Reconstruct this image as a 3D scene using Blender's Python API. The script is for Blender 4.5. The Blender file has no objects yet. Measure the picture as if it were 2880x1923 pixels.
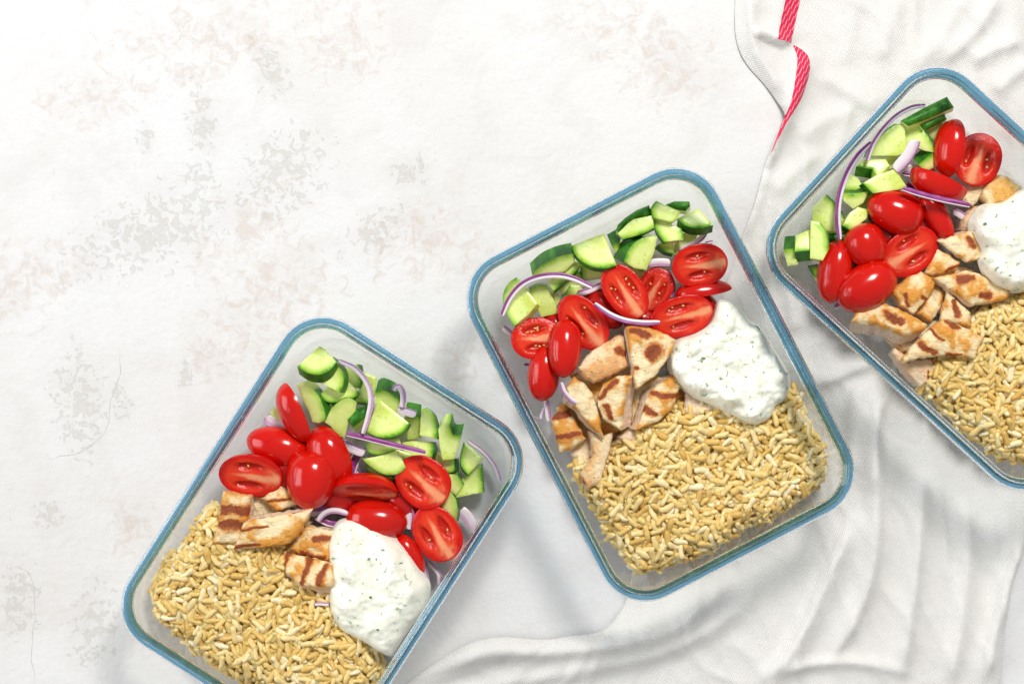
import bpy, bmesh, math, random
from mathutils import Vector, Matrix, noise
from mathutils.geometry import delaunay_2d_cdt

# ---------------------------------------------------------------- camera, light, exposure
SC = bpy.context.scene
COL = SC.collection
SC.unit_settings.system = 'METRIC'
SC.unit_settings.scale_length = 0.01            # one unit is one centimetre
CAM_H = 120.0                                   # the camera hangs this far above the table
PX = 0.021                                      # centimetres of table per photograph pixel
cam_d = bpy.data.cameras.new('camera')
cam = bpy.data.objects.new('camera', cam_d); COL.objects.link(cam)
cam.location = (0, 0, CAM_H)
cam_d.sensor_width = 36.0
cam_d.lens = 36.0 * CAM_H / (2880 * PX)
cam_d.clip_start = 1.0; cam_d.clip_end = 2000.0
SC.camera = cam

world = bpy.data.worlds.new('World'); SC.world = world; world.use_nodes = True
bg = world.node_tree.nodes['Background']
bg.inputs['Color'].default_value = (0.975, 0.985, 1.0, 1)
bg.inputs['Strength'].default_value = 0.34

def area_lamp(name, loc, target, size, power, color, shape='DISK'):
    d = bpy.data.lights.new(name, 'AREA'); d.shape = shape; d.size = size
    d.energy = power; d.color = color
    o = bpy.data.objects.new(name, d); COL.objects.link(o)
    o.location = loc
    o.rotation_euler = (Vector(target) - Vector(loc)).to_track_quat('-Z', 'Y').to_euler()
    return o
area_lamp('key_softbox', (44, 120, 184), (0, -2, 0), 54, 465000, (1.0, 0.985, 0.955), 'SQUARE')
area_lamp('added_fill_light', (-185, 10, 105), (0, 0, 0), 130, 250000, (0.985, 0.99, 1.0), 'SQUARE')  # unseen area light, added to fill the shade from the left

SC.render.engine = 'CYCLES'
SC.cycles.use_denoising = True
try: SC.cycles.denoiser = 'OPENIMAGEDENOISE'
except Exception: pass
SC.cycles.max_bounces = 14; SC.cycles.transparent_max_bounces = 24
SC.cycles.transmission_bounces = 12; SC.cycles.glossy_bounces = 6; SC.cycles.diffuse_bounces = 4
SC.cycles.caustics_refractive = True; SC.cycles.caustics_reflective = False
SC.cycles.sample_clamp_indirect = 6.0; SC.cycles.sample_clamp_direct = 5.0
SC.cycles.blur_glossy = 0.6
SC.view_settings.view_transform = 'Standard'
SC.view_settings.look = 'None'
SC.view_settings.exposure = 0.0
SC.view_settings.gamma = 1.0
SC.view_settings.use_curve_mapping = False

# ---------------------------------------------------------------- small helpers
def W(p, z=0.0):
    """the point of the place that stands at height z where the photograph shows pixel p"""
    f = PX * (CAM_H - z) / CAM_H
    return Vector(((p[0] - 1440) * f, (961.5 - p[1]) * f, z))
CROP = {'A': (320, 880, 1.9575), 'B': (320, 1300, 2.499), 'C': (1300, 460, 2.61), 'D': (1450, 900, 1.96),
        'E': (2130, 160, 2.1187), 'F': (2130, 700, 2.24), 'G': (1960, 0, 2.24), 'S': (0, 0, 1.0), 'V': (0, 0, 0.81545)}
def P(c, x, y):
    ox, oy, s = CROP[c]
    return (ox + x / s, oy + y / s)
def tag(o, label=None, cat=None, group=None, kind=None):
    if label: o['label'] = label
    if cat: o['category'] = cat
    if group: o['group'] = group
    if kind: o['kind'] = kind
    return o
def empty(name, loc):
    o = bpy.data.objects.new(name, None); COL.objects.link(o); o.location = loc
    o.empty_display_size = 0.5
    return o
def mesh_obj(name, verts, faces, mat, parent=None, loc=None, cols=None, smooth=True, sharp=None, attr=None):
    me = bpy.data.meshes.new(name)
    me.from_pydata([tuple(v) for v in verts], [], faces)
    if cols is not None:
        a = me.color_attributes.new('Col', 'FLOAT_COLOR', 'POINT')
        flat = []
        for c in cols: flat.extend((c[0], c[1], c[2], 1.0))
        a.data.foreach_set('color', flat)
    if attr is not None:
        for k, vals in attr.items():
            a = me.attributes.new(k, 'FLOAT', 'POINT'); a.data.foreach_set('value', vals)
    if smooth: me.polygons.foreach_set('use_smooth', [True] * len(me.polygons))
    if sharp: me.set_sharp_from_angle(angle=math.radians(sharp))
    me.materials.append(mat)
    me.update()
    o = bpy.data.objects.new(name, me); COL.objects.link(o)
    if parent is not None: o.parent = parent
    if loc is not None: o.location = loc
    return o
def compact(verts, faces, *per):
    """keep only the vertices the faces use"""
    used = sorted({i for f in faces for i in f}); m = {i: k for k, i in enumerate(used)}
    return [verts[i] for i in used], [tuple(m[i] for i in f) for f in faces], *[[q[i] for i in used] for q in per]
def mix(a, b, t):
    t = max(0.0, min(1.0, t))
    return tuple(a[i] + (b[i] - a[i]) * t for i in range(3))
def sstep(a, b, x):
    t = max(0.0, min(1.0, (x - a) / (b - a))); return t * t * (3 - 2 * t)
def n3(x, y, z, s=1.0): return noise.noise((x * s, y * s, z * s))
def fbm(x, y, z, s=1.0, o=3): return noise.fractal((x * s, y * s, z * s), 0.9, 2.0, o)
def seg_dist(p, a, b):
    ab = (b[0] - a[0], b[1] - a[1]); l2 = ab[0] ** 2 + ab[1] ** 2
    t = 0 if l2 == 0 else max(0, min(1, ((p[0] - a[0]) * ab[0] + (p[1] - a[1]) * ab[1]) / l2))
    return math.hypot(p[0] - a[0] - t * ab[0], p[1] - a[1] - t * ab[1])
def line_dist(p, pts, closed=False):
    n = len(pts)
    return min(seg_dist(p, pts[i], pts[(i + 1) % n]) for i in range(n if closed else n - 1))
def inside(p, poly):
    c = False; n = len(poly); x, y = p[0], p[1]
    for i in range(n):
        x1, y1 = poly[i][0], poly[i][1]; x2, y2 = poly[(i + 1) % n][0], poly[(i + 1) % n][1]
        if (y1 > y) != (y2 > y) and x < (x2 - x1) * (y - y1) / (y2 - y1) + x1: c = not c
    return c
def area2(poly):
    return sum(poly[i][0] * poly[(i + 1) % len(poly)][1] - poly[(i + 1) % len(poly)][0] * poly[i][1] for i in range(len(poly)))
def catmull(pts, per=6, closed=False):
    out = []; n = len(pts)
    for i in range(n if closed else n - 1):
        g = (lambda k: pts[k % n]) if closed else (lambda k: pts[max(0, min(n - 1, k))])
        p0, p1, p2, p3 = g(i - 1), g(i), g(i + 1), g(i + 2)
        for k in range(per):
            t = k / per
            out.append(tuple(0.5 * (2 * b + (c - a) * t + (2 * a - 5 * b + 4 * c - d) * t * t + (3 * b - a - 3 * c + d) * t ** 3)
                             for a, b, c, d in zip(p0, p1, p2, p3)))
    if not closed: out.append(tuple(pts[-1]))
    return out
def fill_poly(bound, h, rnd, lines=()):
    """bound: 2-D outline already as fine as wanted; returns points (outline first), triangles"""
    pts = [Vector((p[0], p[1])) for p in bound]; n = len(pts)
    edges = [(i, (i + 1) % n) for i in range(n)]
    for ln in lines:
        k = len(pts); pts += [Vector((p[0], p[1])) for p in ln]
        edges += [(k + i, k + i + 1) for i in range(len(ln) - 1)]
    xs = [p[0] for p in bound]; ys = [p[1] for p in bound]
    y = min(ys) + h * 0.5; row = 0
    allb = [(p[0], p[1]) for p in bound]
    while y < max(ys):
        x = min(xs) + (h * 0.5 if row % 2 else 0)
        # only test outline pieces near this row
        near = [(allb[i], allb[(i + 1) % n]) for i in range(n) if min(allb[i][1], allb[(i + 1) % n][1]) - h < y < max(allb[i][1], allb[(i + 1) % n][1]) + h]
        cr = sorted(a[0] + (y - a[1]) * (b[0] - a[0]) / (b[1] - a[1]) for a, b in [(allb[i], allb[(i + 1) % n]) for i in range(n)] if (a[1] > y) != (b[1] > y))
        while x < max(xs):
            if sum(1 for c in cr if c < x) % 2:
                q = (x + rnd.uniform(-.12, .12) * h, y + rnd.uniform(-.12, .12) * h)
                if all(seg_dist(q, a, b) > h * 0.45 for a, b in near): pts.append(Vector(q))
            x += h
        y += h * 0.87; row += 1
    r = delaunay_2d_cdt(pts, edges, [list(range(n))], 1, 1e-5)
    vs, fs, ov = r[0], r[2], r[3]
    back = {}
    for k, o in enumerate(ov):
        for i in o: back[i] = k
    # put the outline first again
    order = [back[i] for i in range(n)]
    rest = [k for k in range(len(vs)) if k not in set(order)]
    new = {k: i for i, k in enumerate(order + rest)}
    V = [tuple(vs[k]) for k in order + rest]
    F = []
    for f in fs:
        g = [new[k] for k in f]
        if len(set(g)) < 3: continue
        if area2([V[k] for k in g]) < 0: g.reverse()
        F.append(tuple(g))
    return V, F
def dense(poly, h, closed=True):
    out = []; n = len(poly)
    for i in range(n if closed else n - 1):
        a, b = poly[i], poly[(i + 1) % n]
        k = max(1, int(round(math.hypot(b[0] - a[0], b[1] - a[1]) / h)))
        out += [(a[0] + (b[0] - a[0]) * t / k, a[1] + (b[1] - a[1]) * t / k) for t in range(k)]
    if not closed: out.append(tuple(poly[-1][:2]))
    return out

# ---------------------------------------------------------------- materials
def new_mat(name):
    m = bpy.data.materials.new(name); m.use_nodes = True
    nt = m.node_tree; b = nt.nodes['Principled BSDF']
    return m, nt, b
def N(nt, t, **kw):
    n = nt.nodes.new(t)
    for k, v in kw.items():
        if k in n.inputs: n.inputs[k].default_value = v
        else: setattr(n, k, v)
    return n
def L(nt, a, b): nt.links.new(a, b)
def mathn(nt, op, a, b=None, clamp=False):
    n = nt.nodes.new('ShaderNodeMath'); n.operation = op; n.use_clamp = clamp
    for i, v in enumerate((a, b)):
        if v is None: continue
        if isinstance(v, (int, float)): n.inputs[i].default_value = v
        else: nt.links.new(v, n.inputs[i])
    return n.outputs[0]
def ramp(nt, fac, stops):
    r = nt.nodes.new('ShaderNodeValToRGB'); e = r.color_ramp.elements
    while len(e) < len(stops): e.new(0.5)
    for i, (p, c) in enumerate(stops):
        e[i].position = p; e[i].color = (*c, 1) if len(c) == 3 else c
    nt.links.new(fac, r.inputs[0]); return r.outputs[0]
def mixc(nt, fac, a, b, mode='MIX'):
    n = nt.nodes.new('ShaderNodeMix'); n.data_type = 'RGBA'; n.blend_type = mode
    for s, v in ((n.inputs[0], fac), (n.inputs[6], a), (n.inputs[7], b)):
        if isinstance(v, (int, float)): s.default_value = v
        elif isinstance(v, tuple): s.default_value = (*v, 1)
        else: nt.links.new(v, s)
    return n.outputs[2]
def bump(nt, b, height, strength=0.3, dist=0.05, prev=None):
    n = nt.nodes.new('ShaderNodeBump'); n.inputs['Strength'].default_value = strength; n.inputs['Distance'].default_value = dist
    nt.links.new(height, n.inputs['Height'])
    if prev is not None: nt.links.new(prev, n.inputs['Normal'])
    if b is not None: nt.links.new(n.outputs[0], b.inputs['Normal'])
    return n.outputs[0]
def noise_tex(nt, scale, detail=3, rough=0.5, vec=None, dist=0.0):
    n = nt.nodes.new('ShaderNodeTexNoise'); n.inputs['Scale'].default_value = scale
    n.inputs['Detail'].default_value = detail; n.inputs['Roughness'].default_value = rough; n.inputs['Distortion'].default_value = dist
    if vec is None:
        vec = obj_coord(nt)
    nt.links.new(vec, n.inputs['Vector']); return n.outputs[0]
def obj_coord(nt):
    for n in nt.nodes:
        if n.type == 'TEX_COORD': return n.outputs['Object']
    return nt.nodes.new('ShaderNodeTexCoord').outputs['Object']
def attr_col(nt, name='Col'):
    n = nt.nodes.new('ShaderNodeAttribute'); n.attribute_name = name; return n
def sss(b, w, radius, scale):
    b.inputs['Subsurface Weight'].default_value = w
    b.inputs['Subsurface Radius'].default_value = radius
    b.inputs['Subsurface Scale'].default_value = scale

def food_mat(name, rough, sss_w, sss_r, sss_s, bump_scale, bump_str, spec=0.5, coat=0.0, var=0.12, bdist=0.03):
    m, nt, b = new_mat(name)
    a = attr_col(nt)
    nz = noise_tex(nt, 5.0, 4, 0.6)
    v = ramp(nt, nz, [(0.3, (1 - var,) * 3), (0.7, (1 + var * 0.3,) * 3)])
    L(nt, mixc(nt, 1.0, a.outputs['Color'], v, 'MULTIPLY'), b.inputs['Base Color'])
    b.inputs['Roughness'].default_value = rough
    b.inputs['Specular IOR Level'].default_value = spec
    if coat: b.inputs['Coat Weight'].default_value = coat; b.inputs['Coat Roughness'].default_value = 0.12
    if sss_w: sss(b, sss_w, sss_r, sss_s)
    bump(nt, b, noise_tex(nt, bump_scale, 4, 0.6), bump_str, bdist)
    return m
M = {}
M['rind'] = food_mat('cucumber rind', 0.34, 0.0, (1, 1, 1), 0.1, 14, 0.5, spec=0.3, var=0.4)
def make_cucumber_mat():
    m = food_mat('cucumber flesh', 0.26, 0.2, (0.6, 0.8, 0.25), 0.2, 9, 0.3, spec=0.4, var=0.08)
    nt = m.node_tree; b = nt.nodes['Principled BSDF']
    old = b.inputs['Base Color'].links[0].from_socket
    co = attr_col(nt, 'core')
    vo = N(nt, 'ShaderNodeTexVoronoi'); vo.inputs['Scale'].default_value = 3.6; L(nt, obj_coord(nt), vo.inputs['Vector'])
    sd = ramp(nt, vo.outputs['Distance'], [(0.16, (1, 1, 1)), (0.34, (0, 0, 0))])
    L(nt, mixc(nt, mathn(nt, 'MULTIPLY', mathn(nt, 'MULTIPLY', sd, co.outputs['Fac']), 0.75), old, (0.50, 0.60, 0.10)), b.inputs['Base Color'])
    return m
M['cucumber'] = make_cucumber_mat()

M['tomato_skin'] = food_mat('tomato skin', 0.16, 0.08, (1.0, 0.08, 0.03), 0.12, 3.0, 0.03, spec=0.4, coat=0.15, var=0.06)
M['tomato_cut'] = food_mat('tomato flesh', 0.14, 0.35, (1.0, 0.14, 0.06), 0.18, 8, 0.5, spec=0.35, var=0.10, bdist=0.05)
M['seed'] = food_mat('tomato seed', 0.25, 0.3, (1, 0.6, 0.2), 0.05, 9, 0.1)
M['onion'] = food_mat('onion flesh', 0.25, 0.35, (0.8, 0.6, 0.8), 0.15, 8, 0.12, var=0.06)
M['onion_skin'] = food_mat('onion skin', 0.28, 0.15, (0.8, 0.3, 0.8), 0.08, 10, 0.2, var=0.2)
M['herb'] = food_mat('dill', 0.4, 0.0, (1, 1, 1), 0.1, 10, 0.1)

def make_chicken_mat():
    m, nt, b = new_mat('grilled chicken')
    a = attr_col(nt)
    oc = obj_coord(nt)
    mp = N(nt, 'ShaderNodeMapping'); L(nt, oc, mp.inputs['Vector'])
    mp.inputs['Rotation'].default_value = (0.3, 0.2, 0.7); mp.inputs['Scale'].default_value = (1.2, 7.0, 5.0)
    fib = noise_tex(nt, 2.2, 5, 0.6, mp.outputs[0], 0.4)
    fine = noise_tex(nt, 11, 4, 0.65)
    v = ramp(nt, fib, [(0.32, (0.82, 0.74, 0.64)), (0.62, (1.06, 1.05, 1.04))])
    c0 = mixc(nt, 0.75, a.outputs['Color'], v, 'MULTIPLY')
    ca = attr_col(nt, 'char')
    rough_n = noise_tex(nt, 4.5, 6, 0.7)
    lvl = mathn(nt, 'ADD', ca.outputs['Fac'], mathn(nt, 'MULTIPLY', mathn(nt, 'SUBTRACT', rough_n, 0.5), 1.9))
    halo = ramp(nt, lvl, [(0.0, (0, 0, 0)), (0.6, (1, 1, 1))])
    on_ = mathn(nt, 'GREATER_THAN', ca.outputs['Fac'], 0.02)
    c05 = mixc(nt, mathn(nt, 'MULTIPLY', mathn(nt, 'MULTIPLY', halo, on_), 0.9), c0, (0.66, 0.24, 0.028))
    dark_ = ramp(nt, lvl, [(0.55, (0, 0, 0)), (0.95, (1, 1, 1))])
    c1 = mixc(nt, mathn(nt, 'MULTIPLY', mathn(nt, 'MULTIPLY', dark_, on_), 0.95), c05, (0.25, 0.042, 0.006))
    # cracked pepper
    vo = N(nt, 'ShaderNodeTexVoronoi'); vo.inputs['Scale'].default_value = 3.4; L(nt, oc, vo.inputs['Vector'])
    gate = noise_tex(nt, 1.1, 2)
    sz = mathn(nt, 'MULTIPLY', mathn(nt, 'SUBTRACT', gate, 0.30, True), 0.42)
    pep = mathn(nt, 'LESS_THAN', vo.outputs['Distance'], sz)
    c2 = mixc(nt, pep, c1, (0.028, 0.018, 0.012))
    L(nt, c2, b.inputs['Base Color'])
    b.inputs['Roughness'].default_value = 0.36; b.inputs['Specular IOR Level'].default_value = 0.4
    sss(b, 0.2, (0.9, 0.5, 0.3), 0.12)
    n1 = bump(nt, None, fib, 0.8, 0.09)
    bump(nt, b, fine, 0.35, 0.04, n1)
    return m
M['chicken'] = make_chicken_mat()

def make_rice_mat():
    m, nt, b = new_mat('brown rice')
    a = attr_col(nt, 'rnd'); oi = N(nt, 'ShaderNodeObjectInfo')
    r = mathn(nt, 'FRACT', mathn(nt, 'ADD', a.outputs['Fac'], oi.outputs['Random']))
    col = ramp(nt, r, [(0.0, (0.65, 0.42, 0.115)), (0.25, (0.74, 0.53, 0.18)), (0.6, (0.81, 0.625, 0.265)), (0.85, (0.86, 0.71, 0.38)), (1.0, (0.89, 0.79, 0.55))])
    nz = noise_tex(nt, 6, 3, 0.6)
    v = ramp(nt, nz, [(0.3, (0.92, 0.86, 0.74)), (0.65, (1.03, 1.03, 1.03))])
    L(nt, mixc(nt, 1.0, col, v, 'MULTIPLY'), b.inputs['Base Color'])
    b.inputs['Roughness'].default_value = 0.36; b.inputs['Specular IOR Level'].default_value = 0.35
    sss(b, 0.45, (1.0, 0.72, 0.32), 0.16)
    bump(nt, b, noise_tex(nt, 12, 3), 0.15, 0.03)
    return m
M['rice'] = make_rice_mat()

def make_yogurt_mat():
    m, nt, b = new_mat('herbed yogurt')
    nz = noise_tex(nt, 1.7, 4, 0.65)
    col = ramp(nt, nz, [(0.30, (0.70, 0.76, 0.66)), (0.42, (0.88, 0.88, 0.75)), (0.7, (0.92, 0.915, 0.81))])
    L(nt, col, b.inputs['Base Color'])
    b.inputs['Roughness'].default_value = 0.25
    sss(b, 0.5, (0.9, 0.85, 0.6), 0.15)
    bump(nt, b, noise_tex(nt, 4.5, 4, 0.6), 0.3, 0.06)
    return m
M['yogurt'] = make_yogurt_mat()

def make_clear_glass(name, tint, rough=0.02, f0=0.03):
    m = bpy.data.materials.new(name); m.use_nodes = True; nt = m.node_tree
    for n in list(nt.nodes): nt.nodes.remove(n)
    out = N(nt, 'ShaderNodeOutputMaterial')
    geo = N(nt, 'ShaderNodeNewGeometry')
    dot = N(nt, 'ShaderNodeVectorMath'); dot.operation = 'DOT_PRODUCT'
    L(nt, geo.outputs['Incoming'], dot.inputs[0]); L(nt, geo.outputs['Normal'], dot.inputs[1])
    c = mathn(nt, 'SUBTRACT', 1.0, mathn(nt, 'ABSOLUTE', dot.outputs['Value']), True)
    f = mathn(nt, 'ADD', mathn(nt, 'MULTIPLY', mathn(nt, 'POWER', c, 5.0), 0.34), f0)
    tr = N(nt, 'ShaderNodeBsdfTransparent'); tr.inputs['Color'].default_value = (*tint, 1)
    gl = N(nt, 'ShaderNodeBsdfGlossy'); gl.inputs['Roughness'].default_value = rough
    gl.inputs['Color'].default_value = (0.95, 0.97, 0.97, 1)
    mx = N(nt, 'ShaderNodeMixShader')
    L(nt, f, mx.inputs[0]); L(nt, tr.outputs[0], mx.inputs[1]); L(nt, gl.outputs[0], mx.inputs[2])
    L(nt, mx.outputs[0], out.inputs['Surface'])
    return m
M['glass'] = make_clear_glass('clear glass wall', (0.988, 0.994, 0.992))
M['glass_base'] = make_clear_glass('clear glass base', (0.994, 0.997, 0.996), f0=0.012)
def make_rim_glass():
    m, nt, b = new_mat('thick blue rim glass')
    b.inputs['Base Color'].default_value = (0.12, 0.36, 0.56, 1)
    b.inputs['Transmission Weight'].default_value = 1.0
    b.inputs['Roughness'].default_value = 0.02
    b.inputs['IOR'].default_value = 1.5
    out = [n for n in nt.nodes if n.type == 'OUTPUT_MATERIAL'][0]
    tr = N(nt, 'ShaderNodeBsdfTransparent'); tr.inputs['Color'].default_value = (0.62, 0.80, 0.92, 1)
    m2 = N(nt, 'ShaderNodeMixShader'); m2.inputs[0].default_value = 0.72
    L(nt, tr.outputs[0], m2.inputs[1]); L(nt, b.outputs[0], m2.inputs[2])
    L(nt, m2.outputs[0], out.inputs['Surface'])
    return m
M['rim'] = make_rim_glass()

def make_cloth_mat(name, red):
    m, nt, b = new_mat(name)
    oc = obj_coord(nt)
    def wave(rot, sc):
        mp = N(nt, 'ShaderNodeMapping'); L(nt, oc, mp.inputs['Vector']); mp.inputs['Rotation'].default_value = (0, 0, rot)
        w = N(nt, 'ShaderNodeTexWave'); w.inputs['Scale'].default_value = sc; w.inputs['Distortion'].default_value = 1.6
        w.inputs['Detail'].default_value = 2; w.inputs['Detail Scale'].default_value = 2.5
        L(nt, mp.outputs[0], w.inputs['Vector']); return w.outputs['Fac']
    a, c = wave(0.35, 3.1), wave(0.35 + math.pi / 2, 3.4)
    weave = mathn(nt, 'MULTIPLY', a, c)
    nz = noise_tex(nt, 0.35, 4, 0.6)
    if red:
        mp = N(nt, 'ShaderNodeMapping'); L(nt, oc, mp.inputs['Vector']); mp.inputs['Rotation'].default_value = (0, 0, 0.55)
        w = N(nt, 'ShaderNodeTexWave'); w.inputs['Scale'].default_value = 1.3; w.inputs['Distortion'].default_value = 0.6
        L(nt, mp.outputs[0], w.inputs['Vector'])
        tw = mathn(nt, 'MULTIPLY', w.outputs['Fac'], a)
        col = ramp(nt, tw, [(0.42, (0.74, 0.022, 0.085)), (0.62, (0.80, 0.42, 0.46))])
    else:
        base = ramp(nt, nz, [(0.3, (0.87, 0.855, 0.83)), (0.7, (0.90, 0.89, 0.87))])
        holes = ramp(nt, weave, [(0.03, (0.84, 0.83, 0.81)), (0.30, (1, 1, 1))])
        col = mixc(nt, 1.0, base, holes, 'MULTIPLY')
    L(nt, col, b.inputs['Base Color'])
    b.inputs['Roughness'].default_value = 0.9
    b.inputs['Specular IOR Level'].default_value = 0.1
    b.inputs['Sheen Weight'].default_value = 0.15
    sss(b, 0.15, (1, 0.95, 0.9), 0.2)
    n1 = bump(nt, None, weave, 0.7, 0.06)
    bump(nt, b, noise_tex(nt, 1.6, 3, 0.5), 0.4, 0.12, n1)
    return m
M['cloth'] = make_cloth_mat('white gauze', False)
M['stripe'] = make_cloth_mat('red woven stripe', True)

def make_table_mat():
    m, nt, b = new_mat('white plaster')
    oc = obj_coord(nt)
    big = noise_tex(nt, 0.045, 4, 0.55)
    base = ramp(nt, big, [(0.30, (0.675, 0.66, 0.645)), (0.50, (0.715, 0.71, 0.705)), (0.70, (0.725, 0.73, 0.74))])
    mid = noise_tex(nt, 0.22, 6, 0.65, dist=0.6)
    cl = ramp(nt, mid, [(0.33, (0.93, 0.915, 0.90)), (0.52, (1, 1, 1))])
    c = mixc(nt, 0.8, base, cl, 'MULTIPLY')
    def blobs(items):
        tot = None
        for x, y, r, sx, rot in items:
            p = W((x, y))
            mp = N(nt, 'ShaderNodeMapping'); mp.vector_type = 'TEXTURE'
            mp.inputs['Location'].default_value = (p.x, p.y, 0); mp.inputs['Rotation'].default_value = (0, 0, rot)
            mp.inputs['Scale'].default_value = (r * PX * sx, r * PX / sx, 1)
            L(nt, oc, mp.inputs['Vector'])
            ln = N(nt, 'ShaderNodeVectorMath'); ln.operation = 'LENGTH'; L(nt, mp.outputs[0], ln.inputs[0])
            v = mathn(nt, 'SUBTRACT', 1.0, ln.outputs['Value'], True)
            tot = v if tot is None else mathn(nt, 'MAXIMUM', tot, v)
        return mathn(nt, 'POWER', tot, 0.6)
    grey = blobs([(430, 650, 230, 1.5, 0.35), (800, 490, 175, 1.2, 0.7), (570, 345, 100, 0.6, 0.1), (560, 500, 80, 1, 0), (410, 385, 45, 0.8, 0),
                  (222, 1130, 150, 0.72, 0.1), (270, 1760, 130, 0.7, -0.2), (50, 1690, 110, 0.7, 0), (1150, 480, 80, 1.2, 0.5),
                  (760, 200, 90, 0.7, 0.4), (340, 1130, 60, .8, 0), (140, 1450, 70, 1, 0), (520, 1065, 50, .7, 0), (1060, 650, 110, 1.3, .6)])
    fineN = noise_tex(nt, 1.9, 8, 0.64, dist=0.7)
    pit = mathn(nt, 'GREATER_THAN', mathn(nt, 'ADD', fineN, mathn(nt, 'MULTIPLY', grey, 0.23)), 0.70)
    soft = mathn(nt, 'MULTIPLY', mathn(nt, 'MULTIPLY', grey, noise_tex(nt, 0.4, 5, 0.6)), 0.35)
    c = mixc(nt, soft, c, (0.54, 0.525, 0.485))
    c = mixc(nt, mathn(nt, 'MULTIPLY', pit, 0.42), c, (0.51, 0.485, 0.44))
    warm = blobs([(550, 130, 260, 1.4, 0.3), (960, 110, 190, 1.0, 0.7), (760, 830, 260, 1.1, 0.8), (90, 790, 190, 1.2, 0.4), (1200, 690, 200, 1.2, 0.2),
                  (1780, 110, 200, 1.5, -0.2), (1880, 190, 180, 1, 0), (1300, 740, 80, 1.5, 0.3), (1290, 1010, 90, 1, 0), (370, 1480, 120, .8, .4), (600, 1000, 120, 0.8, 0),
                  (300, 265, 170, 1.7, .3), (700, 660, 200, 1.3, .5)])
    wn = noise_tex(nt, 1.1, 8, 0.7, dist=0.9)
    wm = mathn(nt, 'MULTIPLY', ramp(nt, mathn(nt, 'ADD', wn, mathn(nt, 'MULTIPLY', warm, 0.2)), [(0.62, (0, 0, 0)), (0.76, (1, 1, 1))]), 0.38)
    c = mixc(nt, wm, c, (0.54, 0.42, 0.34))
    L(nt, c, b.inputs['Base Color'])
    b.inputs['Roughness'].default_value = 0.75
    b.inputs['Specular IOR Level'].default_value = 0.2
    h1 = mathn(nt, 'SUBTRACT', noise_tex(nt, 2.4, 8, 0.65), mathn(nt, 'MULTIPLY', pit, 0.5))
    n1 = bump(nt, None, h1, 0.5, 0.11)
    bump(nt, b, noise_tex(nt, 0.12, 4, 0.6), 0.25, 0.8, n1)
    return m
M['table'] = make_table_mat()
m, nt, b = new_mat('crack'); b.inputs['Base Color'].default_value = (0.50, 0.48, 0.46, 1); b.inputs['Roughness'].default_value = 0.9
M['crack'] = m

# ---------------------------------------------------------------- the table
ts = 150
tab = mesh_obj('table_surface', [(-ts, -ts, 0), (ts, -ts, 0), (ts, ts, 0), (-ts, ts, 0)], [(0, 1, 2, 3)], M['table'], smooth=False)
tag(tab, 'white plaster surface with grey worn patches', kind='structure')
def crack(pts, w, seed):
    rnd = random.Random(seed)
    line = dense([W(p)[:2] for p in catmull(pts, 5)], 0.18, False)
    vs, fs = [], []
    for i, p in enumerate(line):
        a, b_ = line[max(0, i - 1)], line[min(len(line) - 1, i + 1)]
        d = Vector((b_[0] - a[0], b_[1] - a[1])).normalized(); n = Vector((-d.y, d.x))
        e = w * (0.35 + 0.65 * rnd.random()) * min(1, i / 6, (len(line) - 1 - i) / 6)
        j = n3(p[0], p[1], seed, 1.4) * 0.13
        c = Vector(p) + n * j
        vs += [(*(c + n * e), 0.004), (*(c - n * e), 0.004)]
        if i: fs.append((2 * i - 2, 2 * i - 1, 2 * i + 1, 2 * i))
    mesh_obj('crack', vs, fs, M['crack'], tab, smooth=False)
crack([P('S', 341, 990), P('S', 338, 1060), P('S', 312, 1120), P('S', 305, 1190), P('S', 285, 1225), P('S', 240, 1265), P('S', 190, 1280), P('S', 130, 1292)], 0.030, 1)
crack([P('S', 40, 1590), P('S', 88, 1620), P('S', 98, 1700), P('S', 92, 1780), P('S', 92, 1840), P('S', 100, 1923)], 0.022, 2)

# ---------------------------------------------------------------- the towel
import numpy as np
def np_line_dist(X, Y, pts):
    best = np.full(X.shape, 1e9); tt = np.zeros(X.shape); sgn = np.zeros(X.shape)
    ln = [0.0]
    for a, b in zip(pts, pts[1:]): ln.append(ln[-1] + math.hypot(b[0] - a[0], b[1] - a[1]))
    for i in range(len(pts) - 1):
        a, b = pts[i], pts[i + 1]; dx, dy = b[0] - a[0], b[1] - a[1]; l2 = dx * dx + dy * dy + 1e-12
        t = np.clip(((X - a[0]) * dx + (Y - a[1]) * dy) / l2, 0, 1)
        d = np.hypot(X - a[0] - t * dx, Y - a[1] - t * dy)
        s = np.sign((X - a[0]) * dy - (Y - a[1]) * dx)
        k = d < best
        best = np.where(k, d, best); tt = np.where(k, (ln[i] + t * (ln[i + 1] - ln[i])) / ln[-1], tt); sgn = np.where(k, s, sgn)
    return best, tt, sgn
BOXES = [  # rim centre in the photograph, turn, height of what it stands on
    dict(c=(906, 1500), rot=-32.7, z=0.0), dict(c=(1857, 1081), rot=27.3, z=0.30), dict(c=(2758, 783), rot=47.4, z=0.30)]
RIM_Z = 6.28
for bx in BOXES: bx['o'] = W(bx['c'], RIM_Z - 0.3 + bx['z'])
HX, HY = 7.80, 10.72
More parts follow.
